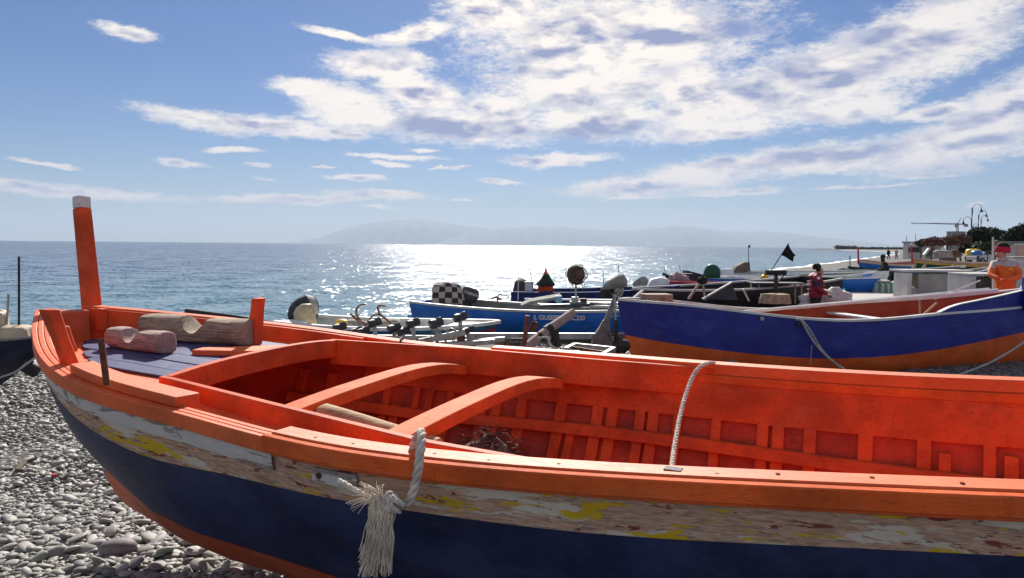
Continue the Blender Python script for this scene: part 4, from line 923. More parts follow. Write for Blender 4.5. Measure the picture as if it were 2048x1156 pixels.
anchor('rusty grapnel with two small hooks above the dinghy, right one', [at(757, 626, Y), at(772, 638, Y-.05), at(790, 652, Y-.15)], [at(738, 640, Y), at(748, 630, Y), at(760, 630, Y)], [at(768, 636, Y), at(758, 625, Y), at(756, 614, Y), at(762, 611, Y), at(774, 613, Y)])
t = thing('net_heap', 'small dark heap of nets inside the white dinghy', 'fishing net', at(740, 652, 11.9)); mb = MB(); random.seed(8)
for k in range(9): mb.ball(at(690+k*12, 650-5*math.sin(k*.9+.5), 11.9), (.13, .16, .05+.03*random.random()), 10, 6, noise=.25)
mb.build('net', M['grey_cloth'], t, smooth='all', kind='stuff')
# ---- roller trailer between the boats
M['roller'] = plain('roller_rubber', (.06, .055, .06), .5, .3, 12)
tr = thing('boat_trailer', 'galvanised roller trailer standing empty in front of the dinghy', 'trailer', at(820, 720, 9.9))
TZ = .36
def tbar(a, b, w=.06, name='beam', mat='galv'): return MB().bar(a, b, w, w, (0, 0, 1)).build(name, M[mat], tr, bevel=.004)
tbar(at(640, 672, 10.2), at(960, 676, 10.2), .05); tbar(at(760, 700, 9.6), at(990, 683, 9.6), .06); tbar(at(838, 684, 9.7), at(930, 664, 9.7), .075); tbar(at(935, 672, 10.0), at(1190, 672, 10.6), .08); tbar(at(820, 692, 9.8), at(1010, 678, 10.0), .06)
MB().box(at(1035, 683, 9.75), (.17, .02, .085)).build('number_plate', M['iron'], tr, bevel=.003)
pl = text_on('CARE 637', tr, at(1021, 686, 9.735), (1, -.02, 0), (0, 0, 1), .045, M['galv'])
MB().box(at(922, 676, 9.7), (.10, .06, .13)).build('rusty_bracket', M['rust'], tr, bevel=.005)
for px, py, r in ((679, 654, .062), (712, 661, .045), (726, 661, .045), (749, 645, .062), (788, 656, .064), (806, 662, .055), (826, 646, .064), (872, 646, .075), (920, 634, .066), (936, 660, .05)):
    Yt = 9.8 if px != 920 else 9.75; r *= .85; c = at(px, py, Yt); ax = Vector((.75, .55, .25)).normalized()
    arm = MB().bar(c+Vector((0, 0, -.03)), Vector((c.x+.02, c.y, TZ-.06)), .035, .05).build('roller_arm', M['galv'], tr, bevel=.004)
    MB().lathe(c-ax*.09, [(r*.5, 0), (r, .012), (r, .07), (r*.8, .085), (r*.8, .10), (r, .115), (r, .17), (r*.5, .182)], 14, ax).build('roller', M['roller'], arm, smooth=True)
    MB().lathe(c-ax*.10, [(r*.42, 0), (r*.42, .01)], 10, ax).build('hub', M['galv'], arm, smooth=True)
mb = MB()
for k in range(4):
    a = at(860+k*16, 690, 9.7); mb.tube(curve_pts([a, a+Vector((.03, 0, .16+.02*k)), a+Vector((.13, 0, .17)), a+Vector((.2, 0, .02))], 10), .008, 5)
mb.build('cable', M['galv'], tr, smooth='all')
# winch post and pole by the rail
t = thing('winch_pole', 'slanted pale timber pole strapped to a trailer post beside the orange rail', 'pole', at(1100, 700, 8.6))
MB().tube([at(1050, 697, 8.5), at(1100, 657, 8.8), at(1146, 625, 9.1)], [.055, .055, .05], 12).build('pole', M['pinkwood'], t, smooth=True)
MB().tube([at(1092, 663, 8.75), at(1101, 656, 8.8)], .062, 12).build('strap', M['black_rubber'], t, smooth=True); MB().tube([at(1076, 678, 8.65), at(1082, 672, 8.68)], .060, 12).build('strap', M['iron'], t, smooth=True)
MB().bar(at(1113, 694, 8.9), at(1108, 652, 8.85), .085, .06).build('upright', M['iron'], t, bevel=.006)
mb = MB(); twisted(mb, curve_pts([at(1078, 676, 8.55), at(1095, 676, 8.5), at(1100, 690, 8.5), at(1115, 697, 8.55)], 30), .014, 3, .09, 5); mb.build('binding', M['rope'], t, smooth='all')
t = thing('trailer_post', 'upright rusty red steel post rising behind the far orange rail', 'post', at(1050, 700, 8.5))
MB().bar(at(1048, 696, 8.5), at(1055, 631, 8.5), .055, .05).build('post', plain('red_oxide', (.20, .055, .04), .7, .35, 14, 0, .4), t, bevel=.004); MB().lathe(at(1062, 662, 8.55), [(.03, 0), (.045, .03), (.045, .11), (.02, .12)], 12, (.5, .3, .8)).build('knob', M['rust'], t, smooth=True)
t = thing('steel_frame', 'low rusty steel frame on the shingle beside the orange rail end', 'frame', at(1190, 718, 8.3)); F4 = [at(1130, 700, 8.6), at(1150, 690, 9.1), at(1228, 698, 8.9), at(1196, 716, 8.2)]
for k in range(4): MB().bar(F4[k], F4[(k+1) % 4], .05, .05).build('rail', M['galv'], t, bevel=.004)
MB().bar(F4[0].lerp(F4[1], .5), F4[2].lerp(F4[3], .5), .035, .04).build('cross_bar', M['rust'], t, bevel=.004)
for k in (2, 3): MB().bar(F4[k], Vector((F4[k].x, F4[k].y, ground(F4[k].x, F4[k].y)-.02)), .05, .05, (0, 1, 0)).build('leg', M['rust'], t, bevel=.004)
MB().bar(F4[1], Vector((F4[1].x, F4[1].y, -.1)), .05, .05, (0, 1, 0)).build('leg', M['rust'], t, bevel=.004)
# hauling head on its leaning leg
t = thing('net_hauler', 'grey net hauler with covered head on a leaning leg and broad foot', 'net hauler', at(1208, 700, 10.6)); Y = 10.6
mb = MB(); rings = []
for px, py, w, d in ((1206, 690, 46, .16), (1206, 672, 40, .15), (1209, 655, 22, .11), (1213, 640, 14, .08)): c = at(px, py, Y); ww = w*Y/FPX; rings.append([c+Vector((i*ww/2, j*d/2, 0)) for i, j in ((-1, -1), (1, -1), (1, 1), (-1, 1))])
mb.loft(rings).build('foot', plain('grey_red_steel', (.20, .155, .15), .7, .3, 10, .2, .3), t, bevel=.006)
MB().bar(at(1211, 648, Y), at(1234, 588, Y), .085, .07, (0, 1, 0), .8).build('leg', plain('grey_steel_paint', (.23, .22, .215), .6, .2, 10, .1, .2), t, bevel=.01)
mb = MB(); rings = []
for px, py, r in ((1206, 575, .05), (1212, 571, .085), (1225, 566, .10), (1238, 561, .125), (1248, 560, .12), (1254, 566, .06)): c = at(px, py, Y-.02); rings.append([c+Vector((.25*r*math.cos(q), r*1.1*math.cos(q), .78*r*math.sin(q)-.01)) for q in lin(0, 2*math.pi*13/14, 14)])
mb.loft(rings).build('hood', M['grey_cloth'], t, smooth='all')
MB().ball(at(1213, 584, Y), (.09, .10, .085), noise=.2).build('winch_drum', M['iron'], t, smooth='all'); MB().ball(at(1236, 582, Y), (.08, .09, .09), noise=.25).build('engine_block', M['galv'], t, smooth='all')
mb = MB(); twisted(mb, curve_pts([at(1224, 588, Y-.1), at(1240, 592, Y-.1), at(1246, 578, Y-.1), at(1230, 596, Y-.1), at(1233, 612, Y-.1)], 40), .010, 3, .07, 5); mb.build('binding', M['rope_old'], t, smooth='all')
t = thing('iron_stake', 'dark iron stake with chain standing at the bow of the blue boat', 'stake', at(1232, 720, 10.0)); Y = 10.0
MB().tube([at(1233, 724, Y), at(1231, 640, Y)], .03, 8).build('stake', M['iron'], t, smooth=True); MB().tube([at(1231, 640, Y), at(1230, 590, Y)], .011, 7).build('rod', M['rope_old'], t, smooth=True); MB().tube([at(1222, 633, Y), at(1240, 632, Y)], .008, 6).build('cross_pin', M['galv'], t)
mb = MB()
for k in range(5): c = at(1220+k*3, 668+4*k, Y-.03); mb.tube([c+Vector((.03*math.cos(a), .01*math.sin(a+k), .04*math.sin(a))) for a in lin(0, 6.0, 10)], .007, 5)
mb.build('chain', M['iron'], t, smooth='all'); MB().ball(at(1242, 692, Y), (.13, .10, .10), noise=.35).build('lump', M['iron'], t, smooth='all')
def ground_post(t, p, r, mat='iron'): MB().tube([p, Vector((p.x, p.y, ground(p.x, p.y)-.05))], r, 7).build('post', M[mat], t, smooth=True)
# ---- round reel of old line
t = thing('line_reel', 'round brown reel of tangled line on a thin post', 'reel', at(1152, 605, 14.6)); Y = 14.6; c = at(1152, 549, Y); ax = Vector((.35, -.9, .1)).normalized()
MB().lathe(c-ax*.07, [(.05, 0), (.165, .01), (.182, .05), (.175, .1), (.16, .13), (.06, .14)], 22, ax).build('drum', plain('brown_line', (.085, .06, .045), .9, .4, 24, 0, .8), t, smooth=True)
MB().lathe(c+ax*.06+Vector((.03, 0, 0)), [(.05, .0), (.095, .03), (.06, .075), (.02, .08)], 16, ax).build('hub', M['net_dark'], t, smooth=True)
mb = MB(); random.seed(31)
for k in range(14):
    ph = random.uniform(0, 6.28); rr = random.uniform(.15, .21); mb.tube([c+ax*random.uniform(-.06, .06)+Vector((rr*math.cos(ph+q), -.33*rr*math.cos(ph+q), rr*math.sin(ph+q))) for q in lin(0, random.uniform(1, 3), 10)], .006, 4)
for k in range(6): mb.tube(curve_pts([c+Vector((.05*k-.12, 0, -.14)), c+Vector((.06*k-.12, 0, -.22)), c+Vector((.05*k-.08, 0, -.30))], 5), .006, 4)
mb.build('loose_line', M['net_dark'], t, kind='stuff'); MB().tube([c+Vector((0, .05, -.05)), at(1152, 608, Y)], .022, 8).build('post', M['galv'], t, smooth=True)
MB().box(at(1150, 600, Y-.05), (.13, .12, .12)).build('base_box', M['galv'], t, bevel=.006); MB().box(at(1167, 601, Y-.02), (.12, .10, .08)).build('motor', M['iron'], t, bevel=.01)
# ---- dark blue boat behind
dkb, dkb_r, dkb_in = boat('fishing_skiff', 'dark blue skiff with thin rim behind the reel of line', (4.1, 18.6), (-.02, 18.6), 1.7, -.25, (.66, .52, .50), [('topside', M['dark_blue'], (.0, -.1, -.1)), ('bottom', M['grey_hull'], None)], M['dark_blue'], M['dark_blue'], transom=.85, rake=.5, um=.5, rim_w=.04)
draped('covered_engine', 'olive covered engine at the left end of the dark blue skiff', 'covered engine', at(1042, 584, 18.4), .36, .3, .30, plain('olive_cover', (.085, .08, .06), .9, .3, 8, 0, .4), 6, .5, .02)
t = thing('fish_box', 'small white box beside the olive covered engine', 'box', at(1058, 582, 18.3)); MB().box(at(1058, 573, 18.3), (.20, .2, .21)).build('box_body', M['white_plastic'], t, bevel=.01); MB().box(at(1058, 564, 18.3), (.22, .22, .03)).build('lid', M['white_plastic'], t, bevel=.006)
t = thing('life_vest', 'orange life vest with dark netting hung on a pointed pole', 'life vest', at(1090, 583, 18.2)); Y = 18.2
mb = MB(); rings = []
for py, x0, x1 in ((582, 1074, 1108), (573, 1076, 1106), (562, 1081, 1102), (552, 1086, 1097), (543, 1089, 1094), (536, 1090.5, 1092.5)):
    a, b = at(x0, py, Y), at(x1, py, Y); c = (a+b)/2; r = (b-a).length/2; rings.append([c+Vector((r*math.cos(q)*(1+.12*math.sin(4*q)), r*.8*math.sin(q), 0)) for q in lin(0, 2*math.pi*13/14, 14)])
mb.loft(rings).build('vest', M['orange_cloth'], t, smooth='all')
mb = MB(); rings = []
for py, x0, x1 in ((571, 1072, 1108), (563, 1078, 1104), (556, 1084, 1100), (549, 1087, 1097)):
    a, b = at(x0, py, Y-.03), at(x1, py, Y-.03); c = (a+b)/2; r = (b-a).length/2*1.1; rings.append([c+Vector((r*math.cos(q)*(1+.2*math.sin(5*q)), r*.9*math.sin(q), .02*math.sin(4*q))) for q in lin(0, 2*math.pi*13/14, 14)])
mb.loft(rings).build('netting', plain('dark_green_net', (.03, .045, .03), .95, .6, 30, 0, .8), t, smooth='all'); MB().prism([at(1072, 584, Y-.1), at(1083, 584, Y-.1), at(1086, 568, Y-.1), at(1081, 568, Y-.1)], (0, .05, 0)).build('strap', M['orange_cloth'], t)
for n_, (x0, y0, x1, y1, Y, lab) in enumerate(((968+68, 601, 968+69, 545, 16.0, 'thin white rod standing before the olive covered engine'), (1067, 585, 1059, 535, 18.0, 'thin dark rod leaning beside the white box'), (1206, 590, 1207, 541, 17.0, 'thin dark rod left of the net hauler head'), (1236, 575, 1237, 530, 17.5, 'thin tall dark rod above the net hauler head'))):
    pole('fishing_rod', lab, at(x0, y0, Y), at(x1, y1, Y), .010, M['white_plastic'] if n_ == 0 else M['iron'], 'rod', r2=.006)
pole('spar', 'long pale spar lying across the skiffs behind the lettered boat', at(1050, 598, 16), at(1260, 601, 14), .02, M['white_plastic'])
pole('spar', 'second thin pale spar lying just below the first one', at(1140, 604, 15), at(1262, 607, 13.7), .02, M['alu'])
t = thing('fish_scrap', 'small brown anchor head on the far rim of the lettered boat', 'anchor', at(995, 603, 15)); mb = MB(); mb.tube(curve_pts([at(982, 598, 15), at(992, 594, 15), at(1003, 600, 15)], 8), .02, 6); mb.tube(curve_pts([at(995, 604, 15), at(997, 590, 15), at(1003, 588, 15)], 6), .018, 6); mb.build('anchor_head', M['rust'], t, smooth='all')
# ---- navy boat at the left edge
nvb, nvb_r, nvb_in = boat('rowing_boat', 'dark navy scuffed boat cut off by the left picture edge', (-5.52, 9.15), (-10.2, 10.2), 1.7, -.36, (.475, .36, .5), [('topside', pt('scuffed_navy', (.010, .016, .050), under=(.26, .28, .30), wear=.665, var=.3), None)], M['grey_hull'], M['grey_hull'], rim_w=.03, rim_h=.03, rake=1.05, full=2.2, um=.5, keel_rise=.05, fine=.75)
mb = MB(); twisted(mb, curve_pts([at(88, 690, 9.0), at(75, 712, 8.95), at(52, 728, 8.9), at(28, 745, 8.9), at(-20, 760, 8.9)], 40), .014, 3, .1, 5); t = thing('bow_chain', 'grey rope hanging along the navy boat at the left edge', 'rope', at(50, 730, 8.9)); mb.build('laid_rope', M['rope_old'], t, smooth='all')
MB().box(at(62, 736, 9.1), (.20, .12, .16), Matrix.Rotation(R(30), 3, 'Y')).build('fender_block', M['black_rubber'], nvb, bevel=.03)
draped('boat_cover', 'low tan cover in the navy boat at the left edge', 'cover', at(26, 672, 9.6), .45, .4, .14, M['tan_cover'], 12, .5)
draped('canister', 'upright cream canister at the very left edge', 'canister', at(-4, 668, 9.6), .22, .22, .30, M['cream'], 13, .7)
pole('boat_mast', 'tall dark pole standing in the navy boat', at(38, 660, 9.6), at(38, 513, 9.6), .014, M['iron'], 'pole')
pole('boat_mast', 'shorter grey pole standing left of the tall dark one', at(13, 660, 9.6), at(17, 588, 9.6), .014, M['galv'], 'pole')

# ---- black boat and the boats beyond it
blk, blk_r, blk_in = boat('open_boat', 'long black boat with pale rim and red lower stern', (2.65, 16.9), (7.75, 19.3), 2.0, -.30, (.66, .68, .86), [('topside', M['black_p'], (-.25, -.05, .60)), ('bottom', M['red_p'], None)], M['concrete_w'], M['black_p'], rake=.3, um=.5, rim_w=.06, transom=.7, fine=.7)
ppl, ppl_r, ppl_in = boat('open_boat', 'purple boat with thin red rails beyond the black one', (4.6, 23.0), (9.6, 24.4), 1.7, -.25, (.55, .48, .52), [('topside', M['purple'], (.0, .0, .0)), ('bottom', M['grey_hull'], None)], M['red_p'], M['purple'], rake=.3, um=.5, transom=.8)
bl3, bl3_r, bl3_in = boat('open_boat', 'long mid blue boat with white rim in front of the white one', (6.3, 28.6), (13.2, 28.2), 1.9, -.35, (.48, .47, .55), [('topside', M['blue'], None)], M['white_p'], M['grey_hull'], um=.5, transom=.8)
wh2, wh2_r, wh2_in = boat('open_boat', 'long white boat lying behind the row of coloured boats', (8.1, 32.5), (16.0, 33.6), 2.0, -.35, (.62, .56, .62), [('topside', M['white_p'], None)], M['white_p'], M['grey_hull'], um=.5, transom=.8)
bl4, bl4_r, bl4_in = boat('open_boat', 'bright blue boat with pointed bow behind the person in red', (15.0, 31.8), (8.4, 29.3), 1.9, -.12, (.62, .50, .46), [('topside', M['blue'], (.22, .05, .05)), ('bottom', M['grey_hull'], None)], M['white_p'], M['grey_hull'], um=.5, transom=.8, rake=1.0)
M['black_shiny'] = plain('black_crate', (.02, .02, .024), .5, .3, 8)
# clutter on those boats
Y = 20.0
outboard('', 'outboard_motor', at(1290, 580, Y), M['grey_cloth'], tilt=R(38), yaw=R(170), scale=.9, label='pale grey outboard tilted up at the left of the row', leg=False)
draped('covered_engine', 'engine under a white sheet next to the tilted grey outboard', 'covered engine', at(1313, 578, 19), .50, .40, .30, M['white_plastic'], 9, .35, .10)
def lumps(name, label, cat, pts, mat, Yd, r, seed, part='heap'):
    t = thing(name, label, cat, at(*pts[0], Yd)); mb = MB(); random.seed(seed)
    for p in pts: mb.ball(at(p[0], p[1], Yd+random.uniform(-.1, .1)), (r*random.uniform(.8, 1.3), r, r*random.uniform(.6, .9)), 12, 8, noise=.35)
    mb.build(part, mat, t, smooth='all', kind='stuff'); return t
lumps('net_heap', 'pinkish heap of nets on the purple boat', 'fishing net', [(1345, 556), (1355, 553), (1362, 558), (1350, 560), (1370, 560)], plain('pink_net', (.42, .30, .30), .9, .3, 20, 0, .6), 24, .16, 4)
t = thing('winch_motor', 'small dark winch with spokes on the purple boat', 'winch', at(1333, 562, 24)); c = at(1331, 548, 24)
for k in range(3): MB().lathe(c+Vector((.07*k-.06, 0, -.03*k)), [(.04, -.03), (.06, 0), (.04, .03)], 10, (1, -.4, 0)).build('wheel', M['iron'], t, smooth=True)
MB().tube([c, at(1338, 564, 24)], .03, 7).build('post', M['iron'], t); MB().tube([c, at(1329, 533, 24)], .008, 5).build('rod', M['iron'], t)
def crate(label, c, size, mat, rz=0, tilt=0, name='crate'):
    t = thing(name, label, 'crate', c); Rm = Matrix.Rotation(rz, 3, 'Z') @ Matrix.Rotation(tilt, 3, 'Y'); C = Vector(c)+Vector((0, 0, size[2]/2)); w, d, h = size
    for s in (-1, 1): MB().box(C+Rm @ Vector((0, s*d/2, 0)), (w, .02, h), Rm).build('side', mat, t, bevel=.004); MB().box(C+Rm @ Vector((s*w/2, 0, 0)), (.02, d-.025, h*.98), Rm).build('end', mat, t, bevel=.004)
    MB().box(C+Rm @ Vector((0, 0, -h/2+.01)), (w-.03, d-.03, .02), Rm).build('base', mat, t); MB().box(C+Rm @ Vector((0, 0, h/2)), (w+.02, d+.02, .022), Rm).build('lid', mat, t, bevel=.004); return t
crate('black crate leaning beside the green tub', at(1385, 562, 26), (.62, .4, .28), M['black_shiny'], R(10), R(14)); crate('smaller black crate with red cloth left of the leaning one', at(1373, 562, 25.6), (.34, .34, .24), M['black_shiny'])
pole('rod', 'thin pale rod leaning above the black crates', at(1364, 552, 25), at(1358, 529, 25), .012, M['white_plastic'], 'rod')
t = thing('plastic_tub', 'dark green upturned plastic tub among the black crates', 'tub', at(1424, 556, 27)); mb = MB(); rings = []
for py, x0, x1 in ((556, 1405, 1440), (545, 1407, 1441), (537, 1410, 1440), (531, 1414, 1434), (528.5, 1418, 1428)): a, b = at(x0, py, 27), at(x1, py, 27); c = (a+b)/2; r = (b-a).length/2; rings.append([c+Vector((r*math.cos(q), r*.8*math.sin(q), 0)) for q in lin(0, 2*math.pi*15/16, 16)])
mb.loft(rings).build('tub', M['green_plastic'], t, smooth='all')
crate('pale printed box standing on the white boat', at(1456, 556, 31), (.34, .3, .36), M['white_plastic'])
t = thing('net_shelter', 'brown heap of slatted wood and nets on the white boat', 'heap', at(1485, 544, 32)); Y = 32
MB().prism([at(1466, 546, Y), at(1473, 533, Y), at(1490, 524, Y), at(1500, 524, Y), at(1502, 544, Y)], (0, .5, 0)).build('heap', plain('brown_heap', (.20, .15, .11), .9, .5, 14, 0, .8), t, bevel=.05)
for k in range(6): MB().bar(at(1480+k*4, 546, Y-.05), at(1478+k*4.2, 530-k*.8, Y-.05), .03, .02).build('slat', M['old_plank'], t)
t = thing('deck_lamp', 'thin pole with a small dark lamp head against the sea', 'lamp', at(1497, 530, 32)); MB().tube([at(1497, 530, 32), at(1497, 494, 32)], .014, 6).build('pole', M['iron'], t); MB().ball(at(1498.5, 492.5, 32), (.05, .05, .06)).build('lamp_head', M['black_shiny'], t, smooth='all')
t = thing('marker_flag', 'ragged black flag on a slanted marker pole', 'flag', at(1541, 545, 19)); Y = 19
MB().tube([at(1540, 545, Y), at(1577, 487, Y)], .013, 6).build('pole', M['iron'], t)
rows = [[at(x, y, Y+dy) for x, y, dy in r] for r in ([(1576, 486, 0), (1569, 498, .03), (1562, 510, 0)], [(1581, 498, .06), (1575, 507, .07), (1571, 514, .05)], [(1586, 505, 0), (1582, 512, .03), (1578, 519, .0)], [(1592, 512, -.05), (1588, 513, -.03), (1586, 524, -.04)])]
o = MB().grid(rows).build('cloth', M['black_cloth'], t, smooth='all'); sm = o.modifiers.new('s', 'SOLIDIFY'); sm.thickness = .006
t = thing('buoy', 'yellow ball buoy behind the rim of the black boat', 'buoy', at(1529, 563, 21)); MB().ball(at(1529, 557, 21), .115, 14, 10).build('ball', M['yellow_plastic'], t, smooth='all'); MB().lathe(at(1529, 548.5, 21), [(.03, 0), (.025, .04)], 8).build('eye', M['yellow_plastic'], t, smooth=True)
t = thing('hauling_roller', 'black roller on a dark post with a braced arm above the black boat', 'roller', at(1552, 590, 17)); Y = 17
MB().tube([at(1531, 545, Y), at(1572, 545, Y)], .055, 12).build('roller', M['black_shiny'], t, smooth=True); MB().bar(at(1550, 605, Y), at(1552, 547, Y), .07, .07).build('post', M['iron'], t, bevel=.006); MB().bar(at(1555, 565, Y), at(1568, 550, Y), .03, .03).build('brace', M['iron'], t)
t = thing('rolling_table', 'dark low table standing inside the black boat', 'table', at(1550, 600, 17.4)); Y = 17.4
MB().box(at(1552, 566, Y), (1.15, .6, .03)).build('table_top', M['black_shiny'], t, bevel=.004)
for px in (1502, 1518, 1590, 1603): MB().bar(at(px, 608, Y-.2), at(px, 567, Y-.2), .03, .03).build('leg', M['old_plank'], t)
draped('float_basket', 'tan rounded basket sitting behind the rim of the blue boat', 'basket', at(1550, 607, 14.5), .52, .4, .19, plain('tan_wicker', (.36, .25, .15), .85, .35, 18, 0, .6), 15, .75)
t = thing('a_frame', 'small wooden trestle with rag on top in the black boat', 'trestle', at(1400, 600, 15.6)); Y = 15.6
MB().bar(at(1377, 598, Y), at(1403, 560, Y), .045, .045).build('leg', M['pinkwood'], t); MB().bar(at(1411, 600, Y), at(1404, 560, Y), .04, .04).build('leg', M['old_plank'], t); MB().ball(at(1405, 561, Y), (.10, .09, .08), 10, 7, noise=.4).build('rag', M['black_cloth'], t, smooth='all')
t = thing('hatch_panel', 'dark triangular panel with a pale edge propped in the black boat', 'panel', at(1440, 600, 15.4)); Y = 15.4
MB().prism([at(1408, 598, Y), at(1463, 564, Y), at(1476, 600, Y)], (0, .04, 0)).build('panel', plain('slate_panel', (.035, .045, .05), .7, .3, 6), t); MB().bar(at(1405, 598, Y-.03), at(1464, 564, Y-.03), .03, .03).build('edge', M['white_p'], t)
pole('gaff', 'short bent pale stick standing in the black boat', at(1498, 602, 15), at(1486, 578, 15), .018, M['cream'], 'stick')
pole('bow_plank', 'pale plank slanting over the bow of the black boat', at(1266, 598, 13.5), at(1285, 582, 14), .03, M['concrete_w'], 'plank')
# ---- right hand side
slab = MB().prism([Vector((p.x, p.y, -.55)) for p in (atz(1600, 606, .02), atz(1745, 574, .02), atz(1842, 545, .02), atz(2130, 545, .02), atz(2200, 606, .02))], (0, 0, .575)).build('pavement', M['slab'], bevel=.01); slab['kind'] = 'structure'
t = thing('concrete_trough', 'pale concrete fish trough with a ledge and open left end', 'trough', at(1890, 592, 25)); Y = 24.5
def wbox(x0, y0, x1, y1, Yd, dep, mat, name, par, bevel=.01): a, b = at(x0, y0, Yd), at(x1, y1, Yd); return MB().box(((a.x+b.x)/2, Yd+dep/2, (a.z+b.z)/2), (abs(b.x-a.x), dep, abs(b.z-a.z)), ).build(name, mat, par, bevel=bevel)
wbox(1838, 547, 1935, 594, Y, .8, M['concrete'], 'front_wall', t); wbox(1816, 546, 1823, 596, Y-.05, .9, M['concrete_w'], 'post', t); wbox(1823, 546, 1838, 596, Y+.5, .1, M['old_plank'], 'back_panel', t); wbox(1823, 576, 1838, 596, Y+.02, .4, M['concrete'], 'step', t)
wbox(1812, 539.5, 1948, 545, Y-.12, 1.1, M['concrete_w'], 'ledge', t)
t = thing('concrete_kiosk', 'white concrete frame with a dark opening behind the man in orange', 'kiosk', at(1975, 592, 22)); Y = 21.5
wbox(1944, 547, 2040, 552, Y, 1.2, M['concrete_w'], 'lintel', t); wbox(1944, 552.5, 1951, 594, Y, 1.2, M['concrete_w'], 'pillar', t); wbox(2033, 552.5, 2040, 594, Y, 1.2, M['concrete_w'], 'pillar', t); wbox(1952, 553, 2032, 594, Y+.6, .2, plain('dark_panel', (.16, .14, .13), .8, .3, 5), 'back_panel', t); wbox(1952, 588, 2032, 596, Y+.05, .5, M['concrete'], 'sill', t)
t = thing('white_wall', 'pale rendered wall block at the right picture edge', 'wall', at(2050, 555, 30)); wbox(2030, 516, 2110, 572, 30, 1.0, M['concrete_w'], 'block', t); wbox(2028, 513, 2112, 516.5, 29.9, 1.2, M['concrete'], 'coping', t)
t = thing('net_bundle', 'green and white striped net bundle with white top on the slab', 'net bundle', at(1765, 589, 27.5)); 
def stripes():
    m, tt, b = new_mat('striped_net'); v = coords(tt); s = tt.node('ShaderNodeSeparateXYZ'); tt.l.new(tt.vmath('ADD', v, tt.vmath('SCALE', tt.noise(v, 4, 3, color=True), scale=.12)), s.inputs[0])
    f = tt.step(tt.math('SINE', tt.math('MULTIPLY', s.outputs[0], 34)), .0, .5); tt.put(b.inputs['Base Color'], tt.mix(f, (.13, .22, .17), (.42, .52, .45))); b.inputs['Roughness'].default_value = .9; bump(tt, b, tt.noise(v, 14, 4), .6, .03); return m
M['stripe'] = stripes(); bpy.data.objects.remove(t)
nb = draped('net_bundle', 'green striped net bundle with pale top beside the concrete trough', 'net bundle', at(1768, 588, 27.5), .80, .7, .44, M['stripe'], 17, .7)
MB().ball(at(1765, 562, 27.5), (.26, .24, .05), 14, 6, noise=.2).build('white_top', M['net_white'], nb, smooth='all'); MB().ball(at(1788, 580, 27.4), (.26, .3, .13), 12, 7, noise=.3).build('loose_net', M['net_green'], nb, smooth='all')
nh = lumps('net_heap', 'white heap of netting beside the person in red', 'fishing net', [(1655, 592), (1668, 588), (1680, 592), (1664, 598), (1650, 600), (1676, 600), (1688, 600), (1615, 598)]+[(x, y) for y in (615, 632, 650, 664) for x in range(1612, 1700, 14)], M['net_white'], 16.8, .19, 19)
t = thing('fishing_float', 'small turquoise float standing by the white nets', 'float', at(1688, 592, 17)); mb = MB(); mb.lathe(at(1688, 593, 17), [(.02, 0), (.045, .03), (.045, .1), (.025, .16), (.018, .19)], 12); mb.build('float', plain('turquoise', (.04, .40, .48), .5, .15, 8), t, smooth=True)
# boats further along the beach
grn, grn_r, grn_in = boat('fishing_boat', 'long green boat with ochre stripe, maroon bottom and red stem post', (24.2, 46.5), (35.8, 44.5), 2.6, .02, (1.02, .86, 1.75), [('sheer_band', M['pinkish'], (.88, .72, 1.58)), ('stripe', M['yellow_p'], (.74, .60, 1.40)), ('topside', M['green_p'], (.15, .22, .42)), ('bottom', M['maroon'], None)], M['cream'], M['pinkish'], rake=.4, um=.5, stem=(.75, M['red_p']), fine=.6)
MB().box(wmat(grn) @ Vector((-.10, 0, 1.85)), (.12, .12, .16)).build('post_head', M['white_tip'], grn)
rsb, rsb_r, rsb_in = boat('fishing_boat', 'small blue boat with white sheer and slim red stem post', (21.4, 47.5), (27.5, 51.5), 1.9, -.2, (.90, .62, .80), [('sheer_band', M['cream'], (.72, .46, .62)), ('topside', M['blue'], None)], M['red_p'], M['grey_hull'], um=.5, stem=(.7, M['red_p']), rake=.3)
drk, drk_r, drk_in = boat('fishing_boat', 'small dark green boat with blue patch left of the man in black', (17.9, 41.0), (24.5, 42.0), 1.8, -.25, (.62, .40, .62), [('topside', M['green_p'], (.2, .15, .2)), ('bottom', M['dark_blue'], None)], M['black_p'], M['black_p'], um=.5, rake=.3)
b5, b5_r, b5_in = boat('fishing_boat', 'low blue and white boat under the bow of the green one', (26.4, 42.5), (20.8, 40.0), 1.5, -.15, (.62, .30, .35), [('topside', M['blue'], (.3, .1, .1)), ('bottom', M['white_p'], None)], M['white_p'], M['grey_hull'], um=.5, rake=.8, transom=.8)
draped('covered_winch', 'dark grey covered hump at the end of the dark green boat', 'cover', at(1687, 548, 41), .62, .6, .36, M['grey_cloth'], 23, .4)
pole('mooring_stake', 'thin dark stake on the open shingle left of the red stem', at(1700, 545, 44), at(1700, 511, 44), .03, M['iron'], 'stake')
